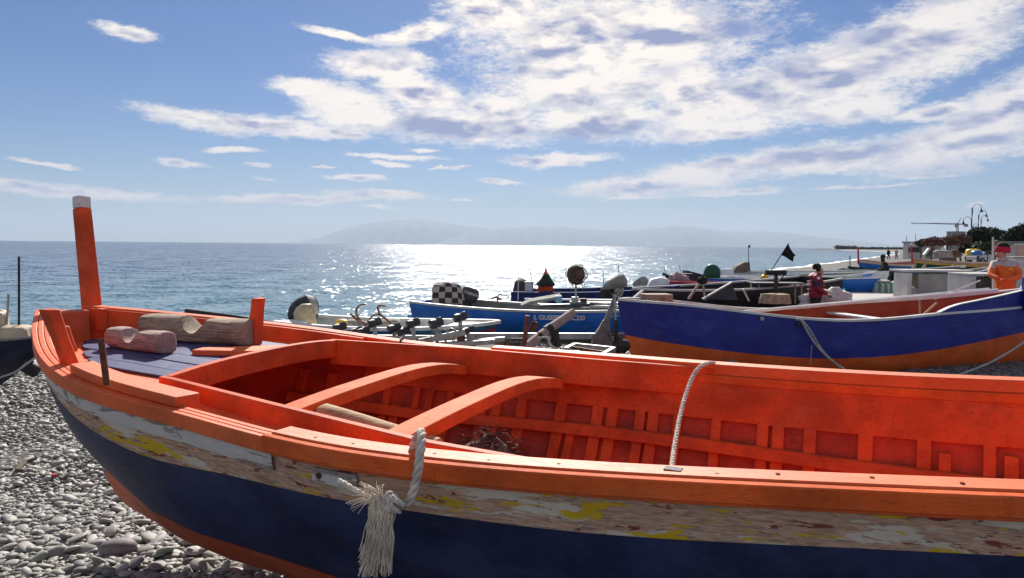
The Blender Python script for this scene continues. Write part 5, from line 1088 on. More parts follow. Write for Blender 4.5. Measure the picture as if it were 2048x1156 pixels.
# props under the green boat
for px, lab in ((1828, 'left timber prop under the green boat'), (1848, 'second timber prop under the green boat'), (1905, 'right timber prop with crossed struts under the green boat')):
    t = thing('boat_prop', lab, 'prop', at(px, 545, 43.5)); MB().bar(at(px, 545, 43.6), at(px+3, 525, 43.8), .10, .10).build('strut', M['old_plank'], t); MB().bar(at(px-8, 545, 43.6), at(px+1, 530, 43.7), .08, .08).build('brace', M['old_plank'], t)
pole('timber_beam', 'long pale beam lying below the green boat', at(1815, 541, 42), at(1930, 533, 43), .07, M['concrete_w'], 'beam')
draped('covered_engine', 'grey tarpaulin hump on the green boat', 'cover', at(1887, 515, 47), 1.0, .8, .47, M['grey_cloth'], 25, .4, -.1)
lumps('gear_heap', 'brown heap of gear on the green boat', 'heap', [(1905, 510), (1912, 507), (1918, 510), (1909, 503)], M['net_dark'], 47.5, .2, 27)
draped('yellow_tarp', 'yellow and white tarpaulin hump behind the green boat', 'cover', at(1946, 512, 60), 1.0, .8, .55, M['yellow_plastic'], 29, .6)
draped('blue_tarp', 'blue tarpaulin hump in front of the yellow one', 'cover', at(1953, 511, 55), .68, .6, .36, M['blue_plastic'], 31, .6)
t = thing('rudder_board', 'tall brown board with a pale pole behind the man in orange', 'board', at(1995, 590, 19)); Y = 18.5
MB().prism([at(1988, 545, Y), at(1988, 482, Y), at(1996, 480, Y), at(2006, 487, Y), at(2010, 545, Y)], (0, .05, 0)).build('board', plain('brown_board', (.24, .16, .12), .8, .25, 6), t, bevel=.006); MB().tube([at(1986, 592, Y), at(1986, 474, Y)], .022, 8).build('pole', M['white_p'], t, smooth=True)

# ---- timber cradles that keep the hulls off the stones
def cradle(label, c, rz, keel, w=1.1):
    z0 = ground(c[0], c[1]); t = thing('boat_cradle', label, 'cradle', (c[0], c[1], z0), rz); h = max(.06, keel-z0+.02)
    for dx in (-.9, .9):
        MB().box((dx, 0, h/2-.02), (.2, .34, h)).build('keel_block', M['old_plank'], t, True, bevel=.008); MB().box((dx, 0, .03), (.24, w, .10)).build('sleeper', M['old_plank'], t, True, bevel=.008)
cradle('timber blocks under the keel of the foreground orange boat', tuple((wfb(3.3, 0, 0)).xy), -TH, -.1)
cradle('timber blocks under the long royal blue boat', (5.2, 11.8), .23, -.32); cradle('timber blocks under the lettered blue motor boat', (.6, 14.15), -.6, -.2); cradle('timber blocks under the white dinghy', (-1.9, 11.8), -.18, -.05)
cradle('timber blocks under the dark blue skiff', (2, 18.6), 0, -.25); cradle('timber blocks under the long black boat', (6, 18.4), .42, -.3); cradle('timber blocks under the navy boat at the left edge', (-7.8, 9.65), -.2, -.36)
ck = at(1475, 733, 10.3); t = thing('wedge_block', 'small grey wooden wedge against the orange bottom of the blue boat', 'wedge', (ck.x, ck.y, ground(ck.x, ck.y))); MB().prism([Vector((ck.x-.12, ck.y, -.36)), Vector((ck.x+.16, ck.y, -.36)), at(1478, 724, ck.y), at(1463, 724, ck.y)], (0, .25, 0)).build('block', M['old_plank'], t, bevel=.01)
# ================================================================ people
def person(label, loc, J, Rd, zones, mats, bones=None, cat='person', eyes=None):
    """J: joints in world space, Rd: radii; zones maps a bone's end joint to a material slot"""
    t = thing('person', label, cat, loc)
    bones = bones or [('pelvis', 'waist'), ('waist', 'chest'), ('chest', 'neck'), ('neck', 'jaw'), ('jaw', 'skull'), ('chest', 'sl'), ('sl', 'el'), ('el', 'wl'), ('wl', 'hl'), ('chest', 'sr'), ('sr', 'er'), ('er', 'wr'), ('wr', 'hr'), ('pelvis', 'pl'), ('pl', 'kl'), ('kl', 'al'), ('al', 'tl'), ('pelvis', 'pr'), ('pr', 'kr'), ('kr', 'ar'), ('ar', 'tr'), ('jaw', 'nose')]
    names = ['pelvis']+[b for a, b in bones]; idx = {n: i for i, n in enumerate(names)}
    me = bpy.data.meshes.new('body'); me.from_pydata([tuple(J[n]) for n in names], [(idx[a], idx[b]) for a, b in bones], []); o = bpy.data.objects.new('body', me); col.objects.link(o)
    sk = o.modifiers.new('skin', 'SKIN'); sk.use_smooth_shade = True; sub = o.modifiers.new('sub', 'SUBSURF'); sub.levels = 2; sub.render_levels = 2
    for n in names: me.skin_vertices[0].data[idx[n]].radius = (Rd[n], Rd[n]) if not isinstance(Rd[n], tuple) else Rd[n]; me.skin_vertices[0].data[idx[n]].use_root = n == 'pelvis'
    dg = bpy.context.evaluated_depsgraph_get(); dg.update(); nm = bpy.data.meshes.new_from_object(o.evaluated_get(dg)); bpy.data.objects.remove(o)
    nm.materials.clear()
    for m_ in mats: nm.materials.append(m_)
    segs = [(Vector(J[a]), Vector(J[b]), b) for a, b in bones]
    for p in nm.polygons:
        c = p.center; best = 1e9
        for a, b, n in segs:
            d = b-a; k = min(1, max(0, (c-a).dot(d)/max(1e-9, d.length_squared))); dist = (c-(a+d*k)).length-(Rd[n] if not isinstance(Rd[n], tuple) else Rd[n][0])*.9
            if dist < best: best = dist; bn = n
        z = zones(bn, c); p.material_index = z; p.use_smooth = True
    nm.transform(wmat(t).inverted()); b_ = bpy.data.objects.new('body', nm); col.objects.link(b_); b_.parent = t
    return t
M['skin'] = plain('skin_tone', (.48, .27, .19), .55, .08, 14); M['hair'] = plain('dark_hair', (.012, .009, .008), .7, .3, 30, 0, .6)
M['or_jacket'] = plain('orange_workwear', (.78, .15, .02), .65, .12, 9, 0, .5); M['grey_jacket'] = plain('grey_workwear', (.44, .44, .43), .75, .12, 9, 0, .5); M['red_jacket'] = plain('red_quilted', (.26, .012, .03), .65, .2, 9, 0, .6)
M['dk_trousers'] = plain('dark_trousers', (.030, .024, .022), .85, .3, 9, 0, .4); M['red_hat'] = plain('red_wool', (.50, .02, .05), .9, .15, 30, 0, .5); M['blk_wool'] = plain('black_wool', (.016, .015, .014), .9, .2, 30, 0, .5); M['glove'] = plain('orange_glove', (.80, .12, .03), .6, .12, 12)
M['navy_sleeve'] = plain('navy_sleeve', (.03, .03, .06), .8, .2, 10)
def ring_fingers(t, hand, dirv, side, mat, s=1.0):
    """a palm's five fingers, curled"""
    d = Vector(dirv).normalized(); up = Vector((0, 0, 1)); sd = d.cross(up).normalized()
    for k, (o, l) in enumerate(((-.03, .06), (-.01, .072), (.01, .07), (.03, .055))):
        a = Vector(hand)+sd*o*s+d*.03*s; b = a+d*l*.6*s+Vector((0, 0, -.012)); c = b+d*l*.3*s+Vector((0, 0, -.03*s)); MB().tube([a, b, c], [.011*s, .010*s, .008*s], 7).build('finger', mat, t, smooth='all')
    a = Vector(hand)+sd*.03*side*s; MB().tube([a, a+sd*.03*side*s+d*.02*s, a+sd*.025*side*s+d*.055*s], [.012*s, .011*s, .009*s], 7).build('thumb', mat, t, smooth='all')
# man in orange
Y = 14.2; A = lambda px, py, dy=0: at(px, py, Y+dy)
J = dict(pelvis=A(2010, 573), waist=A(2010, 560), chest=A(2009, 537), neck=A(2005, 519), jaw=A(2001, 511, -.01), skull=A(2004, 499), nose=A(1992, 507, -.03), sl=A(1987, 530, .08), el=A(1981, 550, -.05), wl=A(1994, 556, -.22), hl=A(2000, 558, -.27), sr=A(2032, 531, -.02), er=A(2039, 554, -.16), wr=A(2018, 559, -.28), hr=A(2008, 558, -.31),
    pl=A(1999, 580, .04), kl=A(1997, 622), al=A(1999, 662, .05), tl=A(1988, 668, -.05), pr=A(2021, 580, -.04), kr=A(2022, 622, -.08), ar=A(2023, 662), tr=A(2012, 668, -.12))
Rd = dict(pelvis=.165, waist=.16, chest=.175, neck=.062, jaw=.078, skull=.098, nose=.016, sl=.095, el=.062, wl=.043, hl=.040, sr=.095, er=.064, wr=.045, hr=.040, pl=.10, kl=.075, al=.055, tl=.045, pr=.10, kr=.075, ar=.055, tr=.045)
zsh = A(2009, 530).z
def zn(n, c):
    if n in ('jaw', 'skull', 'nose'): return 2
    if n in ('hl', 'hr'): return 3
    if n == 'neck': return 1
    if n in ('chest', 'sl', 'sr', 'waist') and c.z > zsh: return 1
    if n in ('el', 'er') and c.z > zsh-.05: return 1
    if n in ('tl', 'tr', 'al', 'ar') and c.z < .12: return 4
    return 0
om = person('man in orange and grey workwear and red wool hat behind the blue boat', (J['al'].x, Y, 0), J, Rd, zn, [M['or_jacket'], M['grey_jacket'], M['skin'], M['glove'], M['dk_trousers']])
hc = A(2005.5, 499); mb = MB(); rings = []
for h, r in ((-.045, .110), (-.01, .118), (.04, .118), (.085, .102), (.12, .066), (.138, .0)): rings.append([hc+Vector((r*math.cos(q)*1.05+.01*h, r*math.sin(q), h+.22*r*math.cos(q)*-.35)) for q in lin(0, 2*math.pi*15/16, 16)])
hat = mb.loft(rings).build('wool_hat', M['blk_wool'], om, smooth='all')
mb = MB(); rings = []
for h, r in ((-.055, .111), (-.052, .120), (-.01, .125), (.025, .124), (.045, .121), (.048, .112)): rings.append([hc+Vector((r*math.cos(q)*1.05, r*math.sin(q), h-.08*r*math.cos(q))) for q in lin(0, 2*math.pi*15/16, 16)])
mb.grid(rings, False, True).build('hat_band', M['red_hat'], hat, smooth='all')
mb = MB(); mb.lathe(A(2005, 517)+Vector((0, 0, -.03)), [(.088, 0), (.092, .03), (.078, .06)], 14); mb.build('collar', M['grey_jacket'], om, smooth=True)
for e in ((1996.5, 503, -.085), (1992.5, 503.5, .02)): MB().ball(A(*e), (.012, .012, .009), 8, 6).build('eye', M['hair'], om, smooth='all')
MB().box(A(1996, 512.5, -.075), (.035, .012, .008), Matrix.Rotation(R(-40), 3, 'Z')).build('mouth', M['red_jacket'], om)
ring_fingers(om, J['hl'], (.7, -.2, -.2), 1, M['glove']); ring_fingers(om, J['hr'], (-.8, .05, -.1), -1, M['glove'])
MB().box(A(2021, 538, -.185), (.06, .02, .035)).build('chest_badge', M['yellow_plastic'], om)
# kneeling person in red
Y = 16.5; A = lambda px, py, dy=0: at(px, py, Y+dy)
J = dict(pelvis=A(1632, 594), waist=A(1632, 580), chest=A(1634, 562), neck=A(1636, 549), jaw=A(1640, 545), skull=A(1636, 536), nose=A(1648, 543), sl=A(1628, 556, .16), el=A(1632, 577, .22), wl=A(1648, 585, .15), hl=A(1655, 587, .12), sr=A(1634, 556, -.16), er=A(1636, 578, -.22), wr=A(1650, 586, -.16), hr=A(1657, 588, -.12),
    pl=A(1630, 601, .1), kl=A(1635, 633, .1), al=A(1629, 664, .1), tl=A(1642, 670, .1), pr=A(1631, 601, -.1), kr=A(1640, 632, -.1), ar=A(1637, 664, -.1), tr=A(1650, 670, -.1))
Rd = dict(pelvis=.165, waist=.165, chest=.165, neck=.07, jaw=.07, skull=.092, nose=.014, sl=.088, el=.068, wl=.045, hl=.036, sr=.088, er=.068, wr=.045, hr=.036, pl=.10, kl=.075, al=.05, tl=.04, pr=.10, kr=.075, ar=.05, tr=.04)
zh = A(1632, 596).z
def zn(n, c):
    if n in ('jaw', 'skull', 'nose'): return 2
    if n in ('hl', 'hr'): return 2
    if n in ('pl', 'pr', 'kl', 'kr', 'al', 'ar', 'tl', 'tr') or c.z < zh: return 1
    if n == 'er' and abs(c.z-A(1640, 566).z) < .06: return 3
    return 0
rw = person('person in a dark red padded jacket standing sideways behind the blue boat', (J['kl'].x, Y, 0), J, Rd, zn, [M['red_jacket'], M['dk_trousers'], M['skin'], M['navy_sleeve']])
mb = MB(); random.seed(3)
for k in range(16): mb.ball(A(1634+random.uniform(-7, 7), 534+random.uniform(-6, 7), random.uniform(-.06, .06)), random.uniform(.035, .055), 8, 6)
mb.build('hair', M['hair'], rw, smooth='all', kind='stuff')
mb = MB(); mb.lathe(A(1631, 552)+Vector((0, 0, -.05)), [(.10, 0), (.135, .04), (.13, .09), (.085, .12)], 14, (-.3, 0, 1)); mb.build('hood', M['red_jacket'], rw, smooth=True)
MB().lathe(A(1637, 556, -.25), [(.034, 0), (.034, .008)], 14, (.1, -1, .1)).build('sleeve_badge', M['white_plastic'], rw, smooth=True)
mb = MB()
for k in range(4): mb.tube([A(1632, 563+k*8)+Vector((.172*math.cos(q)+.0, .172*math.sin(q), 0)) for q in lin(0, 2*math.pi*19/20, 20)], .012, 5, closed=True)
mb.build('quilt_seams', M['red_jacket'], rw, smooth='all', kind='stuff')
ring_fingers(rw, J['hr'], (.8, .1, -.5), -1, M['skin'], .9); ring_fingers(rw, J['hl'], (.8, 0, -.5), 1, M['skin'], .9)
# striding figure in black
Y = 33.0; A = lambda px, py, dy=0: at(px, py, Y+dy)
J = dict(pelvis=A(1773, 549), waist=A(1772, 543), chest=A(1770, 531), neck=A(1767, 524), jaw=A(1764.5, 521), skull=A(1766, 515), nose=A(1761, 519), sl=A(1767, 529, .16), el=A(1761, 538, .2), wl=A(1753, 541, .15), hl=A(1750, 541, .15), sr=A(1772, 529, -.17), er=A(1764, 540, -.22), wr=A(1755, 543, -.2), hr=A(1752, 543, -.2),
    pl=A(1771, 552, .1), kl=A(1766, 566, .1), al=A(1767, 579, .1), tl=A(1762, 581, .1), pr=A(1775, 552, -.1), kr=A(1780, 565, -.1), ar=A(1790, 575, -.1), tr=A(1787, 580, -.1))
Rd = dict(pelvis=.15, waist=.15, chest=.17, neck=.06, jaw=.07, skull=.092, nose=.015, sl=.09, el=.065, wl=.045, hl=.042, sr=.09, er=.065, wr=.045, hr=.042, pl=.10, kl=.075, al=.055, tl=.045, pr=.10, kr=.075, ar=.055, tr=.045)
def zn(n, c): return 2 if n in ('jaw', 'nose', 'hl', 'hr') else (1 if n in ('pl', 'pr', 'kl', 'kr', 'al', 'ar', 'tl', 'tr') else 0)
bm_ = person('man in black leaning forward in mid stride by the net bundle', (A(1775, 580).x, Y, 0), J, Rd, zn, [M['black_cloth'], M['dk_trousers'], M['skin']])
MB().ball(A(1766, 513), (.115, .11, .10), 12, 8).build('cap', M['blk_wool'], bm_, smooth='all'); ring_fingers(bm_, J['hr'], (-1, 0, -.3), -1, M['skin'])
t = thing('beach_winch', 'dark round winch wheel on a stand in front of the man in black', 'winch', A(1755, 560, .4)); mb = MB(); c = A(1755, 553, .5); mb.lathe(c-Vector((.05, 0, 0)), [(.05, 0), (.24, .01), (.26, .05), (.24, .10), (.05, .11)], 18, (.8, -.6, 0)); mb.build('wheel', M['net_dark'], t, smooth=True); MB().bar(c, A(1757, 582, .5), .08, .08).build('stand', M['iron'], t)
for px, py, Yp, lab, m1, m2 in ((1777, 519, 118, 'tiny far walker in black on the shingle', 'black_cloth', 'dk_trousers'), (1793, 519, 122, 'tiny far walker in pale top and red trousers', 'grey_jacket', 'maroon')):
    A = lambda x, y, dy=0: at(px+x, py+y, Yp+dy)
    J = dict(pelvis=A(0, -9.5), waist=A(0, -11.5), chest=A(-.3, -15.5), neck=A(-.5, -18.3), jaw=A(-.6, -19.3), skull=A(-.6, -20.6), nose=A(-1.6, -19.8), sl=A(-2, -17), el=A(-3, -13.5), wl=A(-2.6, -10.5), hl=A(-2.6, -9.6), sr=A(2, -17), er=A(3, -13.5), wr=A(2.6, -10.5), hr=A(2.6, -9.6), pl=A(-.9, -8.8), kl=A(-1.8, -4.6), al=A(-2.4, -.7), tl=A(-3.4, 0), pr=A(.9, -8.8), kr=A(1.6, -4.8), ar=A(2.6, -1), tr=A(1.8, 0))
    person(lab, (A(0, 0).x, Yp, ground(A(0, 0).x, Yp)), J, Rd, zn, [M[m1], M[m2], M['skin']])
# ================================================================ trees, lamps and buildings behind the beach
def leaf_mat(name, c1, c2):
    m, t, b = new_mat(name); oi = t.node('ShaderNodeAttribute', attribute_name='tone'); t.put(b.inputs['Base Color'], t.mix(oi.outputs['Fac'], c1, c2)); b.inputs['Roughness'].default_value = .7; b.inputs['Specular IOR Level'].default_value = .2; return m
M['leaf_dark'] = leaf_mat('dark_leaves', (.010, .020, .010), (.035, .055, .022)); M['leaf_red'] = leaf_mat('rusty_leaves', (.10, .035, .022), (.22, .085, .055)); M['leaf_mid'] = leaf_mat('mid_leaves', (.03, .05, .02), (.08, .10, .045)); M['leaf_far'] = leaf_mat('far_wood_leaves', (.03, .04, .028), (.06, .07, .045))
M['bark'] = wood('tree_bark', (.13, .095, .07), stretch=(6, 6, 1))
def crown_mesh(name, mat, parent, blobs, n, size, seed, kind=None):
    r = np.random.default_rng(seed); k = len(blobs); bl = np.array([(*b[0], *b[1]) for b in blobs]); w = (bl[:, 3]*bl[:, 4]*bl[:, 5])**.67; i = r.choice(k, n, p=w/w.sum())
    d = r.normal(size=(n, 3)); d /= np.linalg.norm(d, axis=1)[:, None]; rad = r.uniform(.25, 1, n)**.4*(1+.12*r.normal(size=n)); C = bl[i, :3]+d*rad[:, None]*bl[i, 3:]
    a = r.normal(size=(n, 3)); a /= np.linalg.norm(a, axis=1)[:, None]; b = np.cross(a, r.normal(size=(n, 3))); b /= np.linalg.norm(b, axis=1)[:, None]; s = size*r.uniform(.5, 1.3, (n, 1))
    V = np.stack([C-a*s, C+b*s*.55, C+a*s, C-b*s*.55], 1).reshape(-1, 3); me = bpy.data.meshes.new(name); me.from_pydata(V.tolist(), [], np.arange(4*n).reshape(-1, 4).tolist())
    at_ = me.attributes.new('tone', 'FLOAT', 'POINT'); at_.data.foreach_set('value', np.repeat(r.random(n), 4).astype(np.float32)); me.materials.append(mat); me.transform(wmat(parent).inverted() if parent else Matrix.Identity(4)); o = bpy.data.objects.new(name, me); col.objects.link(o); o.parent = parent
    if kind: o['kind'] = kind
    return o
def tree(label, base, blobs, mat, n, size, seed, trunk_r=.14, name='tree', group=None, limbs=5):
    t = thing(name, label, 'tree', base, 0, group); base = Vector(base); random.seed(seed); cen = sum((Vector(b[0]) for b in blobs), Vector())/len(blobs)
    fork = base.lerp(cen, .45); mb = MB(); mb.tube(curve_pts([base-Vector((0, 0, .1)), base.lerp(fork, .5)+Vector((random.uniform(-.1, .1), 0, 0)), fork], 6), [trunk_r*(1-.08*k) for k in range(6)], 8)
    for b in blobs[:limbs+3]:
        e = Vector(b[0])+Vector((0, 0, b[1][2]*.4)); mb.tube(curve_pts([fork-Vector((0, 0, .1)), fork.lerp(e, .5)+Vector((random.uniform(-.2, .2), 0, .15)), e], 6), [trunk_r*.6*(1-.15*k) for k in range(6)], 6)
    mb.build('trunk', M['bark'], t, smooth='all'); crown_mesh('crown', mat, t, blobs, n, size, seed); return t
def pxblobs(lst, Y): return [(tuple(at(x, y, Y+dy)), (w*Y/FPX, w*Y/FPX*.9, h*Y/FPX)) for x, y, w, h, dy in lst]
def gbase(px, Y): p = at(px, 500, Y); return (p.x, Y, ground(p.x, Y))
random.seed(40)
tree('bare rusty tree at the left end of the tree row', gbase(1865, 92), pxblobs([(1858, 481, 11, 5, 0), (1868, 479, 12, 6, .4), (1850, 486, 8, 5, -.3), (1878, 484, 10, 6, .3), (1862, 487, 14, 5, 0)], 92), M['leaf_red'], 2300, .085, 1)
tree('bare rusty tree in the middle of the tree row', gbase(1893, 96), pxblobs([(1890, 480, 12, 6, 0), (1900, 478, 12, 6, .5), (1882, 486, 9, 6, 0), (1908, 484, 10, 6, 0), (1895, 487, 14, 5, 0)], 96), M['leaf_red'], 2600, .085, 2)
tree('bare rusty tree against the dark dome of evergreens', gbase(1922, 100), pxblobs([(1916, 477, 11, 6, 0), (1926, 475, 12, 7, .5), (1933, 482, 10, 7, 0), (1918, 486, 12, 6, 0)], 100), M['leaf_red'], 2300, .085, 3)
tree('greyish small bare tree at the far left of the row', gbase(1843, 110), pxblobs([(1838, 486, 7, 5, 0), (1846, 482, 8, 5, 0), (1842, 490, 8, 4, 0)], 110), M['leaf_mid'], 1200, .12, 4)
tree('dense dark evergreen dome beside the street lamps', gbase(1960, 104), pxblobs([(1958, 472, 22, 17, 0), (1968, 468, 16, 14, 1), (1948, 478, 14, 14, 0), (1975, 478, 14, 16, 0), (1958, 488, 24, 10, 0)], 104), M['leaf_dark'], 9000, .17, 5, .2)
tree('mid dark evergreen behind the dome', gbase(1995, 130), pxblobs([(1988, 472, 14, 16, 0), (1998, 476, 18, 16, 1), (1985, 486, 16, 10, 0)], 130), M['leaf_dark'], 6000, .2, 6, .2)
tree('tall dark evergreen rising at the right picture edge', gbase(2035, 120), pxblobs([(2030, 470, 16, 16, 0), (2045, 465, 16, 17, 1), (2018, 478, 14, 14, 0), (2040, 482, 22, 10, 0), (2060, 468, 16, 20, 0)], 120), M['leaf_dark'], 9000, .19, 7, .2)
for px, py, lab, sd_ in ((1932, 501, 'dark spiky bush left of the palm', 8), (1976, 497, 'low green bush below the evergreens', 10)):
    t = thing('bush', lab, 'bush', gbase(px, 84)); crown_mesh('foliage', M['leaf_mid'] if sd_ == 10 else M['leaf_dark'], t, pxblobs([(px, py-4, 11, 8, 0), (px+6, py-2, 8, 6, 0), (px-6, py-1, 8, 6, 0)], 84), 2200, .13, sd_)
    MB().tube([Vector(gbase(px, 84)), at(px, py-6, 84)], .05, 6).build('stem', M['bark'], t)
t = thing('palm_tree', 'small fan palm with drooping fronds in front of the evergreens', 'palm', gbase(1957, 82)); top = at(1957, 490, 82); MB().tube([Vector(gbase(1957, 82)), top], [.16, .12], 8).build('trunk', M['bark'], t, smooth=True)
for k in range(22):
    a = k*2.4; el_ = random.uniform(-.2, 1.2); d = Vector((math.cos(a)*math.cos(el_), math.sin(a)*math.cos(el_), math.sin(el_))); L_ = random.uniform(.7, 1.0); mid = top+d*L_*.6; e = top+d*L_+Vector((0, 0, -.25)); sd_ = d.cross(Vector((0, 0, 1))).normalized()*.10
    MB().grid([[top-sd_*.2, top+sd_*.2], [mid-sd_, mid+sd_], [e-sd_*.1, e+sd_*.1]]).build('frond', M['leaf_mid'], t, smooth='all')
def lamp(label, px, ytop, Y, dirn, arms):
    t = thing('street_lamp', label, 'street lamp', gbase(px, Y), 0, 'arched street lamps'); b = Vector(gbase(px, Y)); top = at(px, ytop+6, Y); MB().tube([b, b.lerp(top, .5), top], [.09, .06, .045], 8).build('post', M['iron'], t, smooth=True)
    for (dx, ay, sgn) in arms:
        a = at(px+sgn*1.5, ay+9, Y); r = dx*Y/FPX/2; ap = [Vector((a.x+sgn*(r-r*math.cos(q)), Y, a.z+.2+r*1.0*math.sin(q))) for q in lin(0, math.pi, 14)]
        am = MB().tube([Vector((a.x, Y, a.z-.6))]+ap, .03, 6).build('arm', M['iron'], t, smooth='all'); e = ap[-1]
        MB().lathe(e-Vector((0, 0, .42)), [(.26, 0), (.22, .05), (.10, .20), (.07, .34), (.03, .44)], 12).build('lamp_shade', M['iron'], am, smooth=True); MB().ball(e-Vector((0, 0, .43)), (.11, .11, .06), 10, 6).build('globe', M['white_plastic'], am, smooth='all')
lamp('tallest nearest double arched street lamp', 1944, 410, 92, 1, ((17, 411, 1), (-0, 0, 1))[:1]+((16, 436, -1),))
lamp('second arched street lamp from the left', 1957, 424, 108, 1, ((14, 421, 1), (9, 446, -1)))
lamp('third smaller arched street lamp', 1962, 432, 122, 1, ((12, 430, 1),))
pole('light_mast', 'thin distant light mast left of the white building', Vector(gbase(1813, 260)), at(1813, 471, 260), .18, M['galv'], 'mast', r2=.1); pole('lattice_mast', 'thin distant pointed mast over the white building', Vector(gbase(1831, 200)), at(1831.5, 464, 200), .22, M['galv'], 'mast', r2=.03)
t = thing('tower_crane', 'grey tower crane with a long jib far behind the trees', 'crane', gbase(1915, 520)); Y = 520; cr_m = plain('crane_grey', (.30, .29, .28), .7, .15, 1)
for dx in (-1.5, 1.5): MB().tube([at(1915+dx, 500, Y), at(1915+dx, 446, Y)], .28, 5).build('mast_leg', cr_m, t)
for k in range(12): MB().tube([at(1913.5, 496-4*k, Y), at(1916.5, 492-4*k, Y)], .16, 4).build('lattice_bar', cr_m, t)
MB().tube([at(1822, 446, Y), at(1915, 449, Y)], .22, 5).build('jib_chord', cr_m, t); MB().tube([at(1822, 446.4, Y), at(1915, 446.6, Y)], .20, 5).build('jib_chord', cr_m, t)
for k in range(22): MB().tube([at(1824+k*4.1, 446.3, Y), at(1826+k*4.1, 448.2+.03*k, Y)], .12, 4).build('lattice_bar', cr_m, t)
MB().tube([at(1915, 448, Y), at(1934, 449, Y)], .5, 5).build('counter_jib', cr_m, t); MB().box(at(1932, 451, Y), (2.2, 1.5, 1.8)).build('counterweight', cr_m, t); MB().tube([at(1915, 447, Y), at(1922, 436, Y)], .25, 5).build('luffing_strut', cr_m, t); MB().box(at(1913, 452, Y), (1.6, 1.6, 1.8)).build('cab', cr_m, t)
def house(label, x0, y0, x1, Y, mat, wins, roofm, h_roof=1.5, y1=502):
    t = thing('building', label, 'building', gbase((x0+x1)/2, Y)); a, b = at(x0, y0, Y), at(x1, y1, Y); zb = ground(a.x, Y)-.3; dep = (b.x-a.x)*.6
    MB().box(((a.x+b.x)/2, Y+dep/2, (a.z+zb)/2), (b.x-a.x, dep, a.z-zb)).build('wall', mat, t); MB().box(((a.x+b.x)/2, Y+dep/2, a.z+.15), (b.x-a.x+.4, dep+.4, .3)).build('roof', roofm, t)
    for (u, v, w, h) in wins: MB().box((a.x+(b.x-a.x)*u, Y-.02, zb+(a.z-zb)*v), (w, .1, h)).build('window', plain('dark_pane', (.05, .06, .07), .2, .1, 1), t)
M['bld'] = plain('rendered_wall', (.58, .55, .52), .9, .1, .4); M['bld2'] = plain('beige_wall', (.46, .41, .36), .9, .12, .4); M['roofm'] = plain('grey_roof', (.30, .28, .26), .9, .2, .5)
house('low white building left of the trees', 1817, 486, 1850, 150, M['bld'], [(u, .62, 1.0, 1.0) for u in (.15, .4, .65, .88)], M['roofm'])
house('pale building behind the rusty trees', 1852, 492, 1884, 135, M['bld2'], [(u, .5, .8, 1.0) for u in (.2, .6)], M['roofm'])
house('concrete building under construction beneath the crane', 1903, 464, 1930, 330, M['roofm'], [(u, v, 1.2, 1.6) for u in (.2, .5, .8) for v in (.8, .6)], M['roofm'])
house('low grey building at the right edge behind the promenade', 1985, 486, 2070, 118, M['bld2'], [(u, .55, .9, 1.0) for u in (.1, .3, .5, .7)], M['roofm'])
def car(label, px, py, Y, mat, rz=0):
    g = gbase(px, Y); t = thing('parked_car', label, 'car', g, rz, 'cars parked behind the beach')
    prof_ = [(-2.0, .35), (-2.05, .7), (-1.9, .95), (-1.2, 1.0), (-.7, 1.42), (.6, 1.45), (1.25, 1.0), (1.95, .85), (2.05, .6), (2.0, .35)]
    mb = MB(); mb.loft([[Vector((x, y, z if z < .96 or abs(y) < .7 else z-.05)) for x, z in prof_] for y in (-.82, -.68, .68, .82)]); mb.build('body', mat, t, True, bevel=.04)
    gl = plain('car_glass', (.03, .04, .05), .1, .1, 1)
    for s in (-1, 1): MB().prism([Vector((x, s*.83, z)) for x, z in ((-1.05, 1.0), (-.62, 1.36), (.55, 1.38), (1.05, 1.0))], (0, s*.01, 0)).build('window', gl, t, True)
    for x in (-1.25, 1.25):
        for s in (-1, 1): w = MB().lathe((x, s*.72, .32), [(.2, 0), (.32, .02), (.32, .16), (.2, .18)], 16, (0, s, 0)).build('wheel', M['black_rubber'], t, True, smooth=True); MB().lathe((x, s*.9, .32), [(.18, 0), (.18, .012)], 12, (0, s, 0)).build('rim', M['galv'], w, True)
    for y in (-.6, .6): MB().box((2.03, y, .68), (.05, .25, .12)).build('headlight', M['white_plastic'], t, True)
car('white car parked in front of the evergreens', 1968, 500, 88, M['white_plastic'], R(20)); car('grey car parked right of the white one', 1998, 500, 92, M['grey_jacket'], R(15))
draped('hut_tarp', 'brown humped shelter among the rusty trees', 'shelter', gbase(1897, 80), 1.6, 1.2, 1.25, plain('brown_shelter', (.20, .11, .09), .9, .25, 3), 41, .5)
t = thing('beach_slide', 'white sloping board propped on the grass near the white building', 'board', gbase(1857, 76)); MB().prism([at(1848, 509, 76), at(1853, 509, 76), at(1862, 496, 76), at(1858, 496, 76)], (0, .3, 0)).build('board', M['white_p'], t)
gm = plain('dry_grass', (.17, .17, .06), .95, .4, 1.5, 0, .6); gp = [gbase(1835, 62), gbase(1840, 78), gbase(1950, 80), gbase(1990, 62)]
o = MB().prism([Vector(p)+Vector((0, 0, -.1)) for p in gp], (0, 0, .13)).build('lawn', gm); o['kind'] = 'structure'
t = thing('promenade_wall', 'pale balustrade wall along the promenade at the right edge', 'wall', gbase(2030, 60)); Y = 58
for k in range(7): MB().box(at(2008+k*9, 503, Y)+Vector((0, .1*k, 0)), (.16, .16, .55)).build('baluster', M['concrete_w'], t)
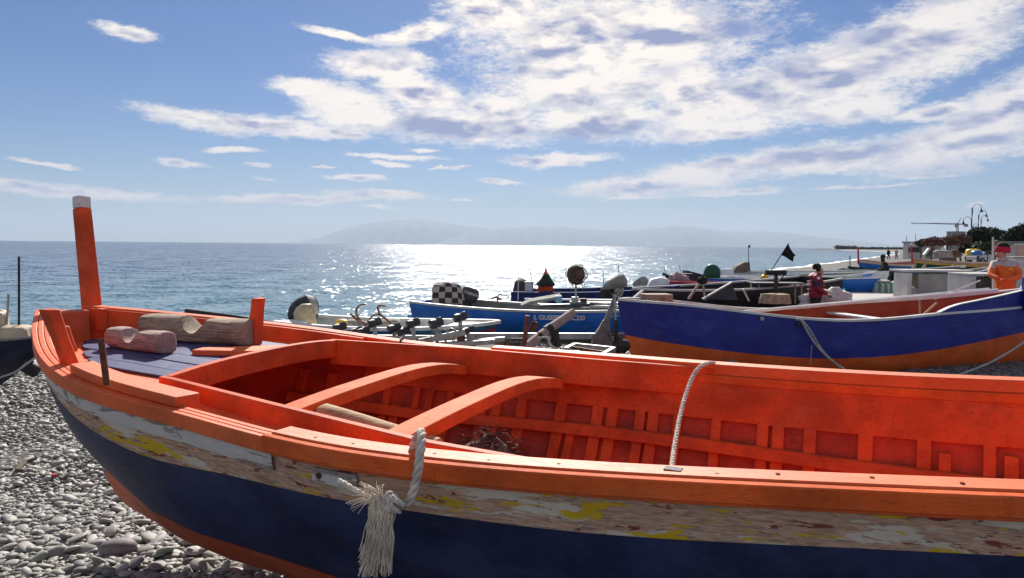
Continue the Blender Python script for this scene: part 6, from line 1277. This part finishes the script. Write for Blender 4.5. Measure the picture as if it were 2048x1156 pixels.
MB().bar(at(2003, 495, Y), at(2070, 494, Y+.6), .22, .12).build('handrail', M['concrete_w'], t); MB().bar(at(2003, 512, Y), at(2070, 512, Y+.6), .25, .14).build('plinth', M['concrete_w'], t)
t = thing('gate_pillar', 'pink rendered pillar at the extreme right edge', 'pillar', gbase(2042, 40)); MB().bar(at(2042, 520, 40), at(2042, 490, 40), .36, .36, (0, 1, 0)).build('pillar', M['pinkish'], t); MB().box(at(2042, 489, 40), (.46, .46, .08)).build('cap', M['concrete_w'], t)
# the wooded headland closing the bay
rows = []
for px in lin(1662, 1860, 40):
    q = at(px, 500, 905); k = min(1, (px-1662)/20); rows.append([Vector((q.x, 905, SEA_Z-.4)), Vector((q.x, 912, SEA_Z+.15+.5*k)), Vector((q.x, 960, SEA_Z+.2+1.2*k)), Vector((q.x+10, 1060, SEA_Z-.5))])
o = MB().grid(rows).build('headland', plain('headland_scrub', (.09, .085, .07), .95, .3, .05), smooth='all'); o['kind'] = 'structure'
bl = []; random.seed(77)
for px in lin(1674, 1812, 46):
    h = 7.5 if px < 1712 else 4.6; h *= random.uniform(.75, 1.2); hm = h*930/FPX; p = at(px, 500, 925+random.uniform(0, 20)); bl.append(((p.x, p.y, SEA_Z+.8+hm*.5), (3.2, 5, hm*.55)))
o = crown_mesh('coastal_wood', M['leaf_far'], None, bl, 12000, .55, 50, 'stuff'); tag(o, 'low wooded strip on the far headland', 'wood')
# ================================================================ sea haze
if HAZE:
    m = bpy.data.materials.new('sea_haze'); m.use_nodes = True; nt = m.node_tree; nt.nodes.clear(); out = nt.nodes.new('ShaderNodeOutputMaterial'); pv = nt.nodes.new('ShaderNodeVolumePrincipled'); nt.links.new(pv.outputs[0], out.inputs['Volume'])
    pv.inputs['Color'].default_value = (.60, .74, .95, 1); pv.inputs['Density'].default_value = HAZE; pv.inputs['Anisotropy'].default_value = .12
    D = 34000; hz = MB().box((0, D/2-500, 496), (2*D, D+1000, 1004)).build('haze', m); hz['kind'] = 'stuff'; tag(hz, 'pale blue sea haze in front of the far hills', 'haze')
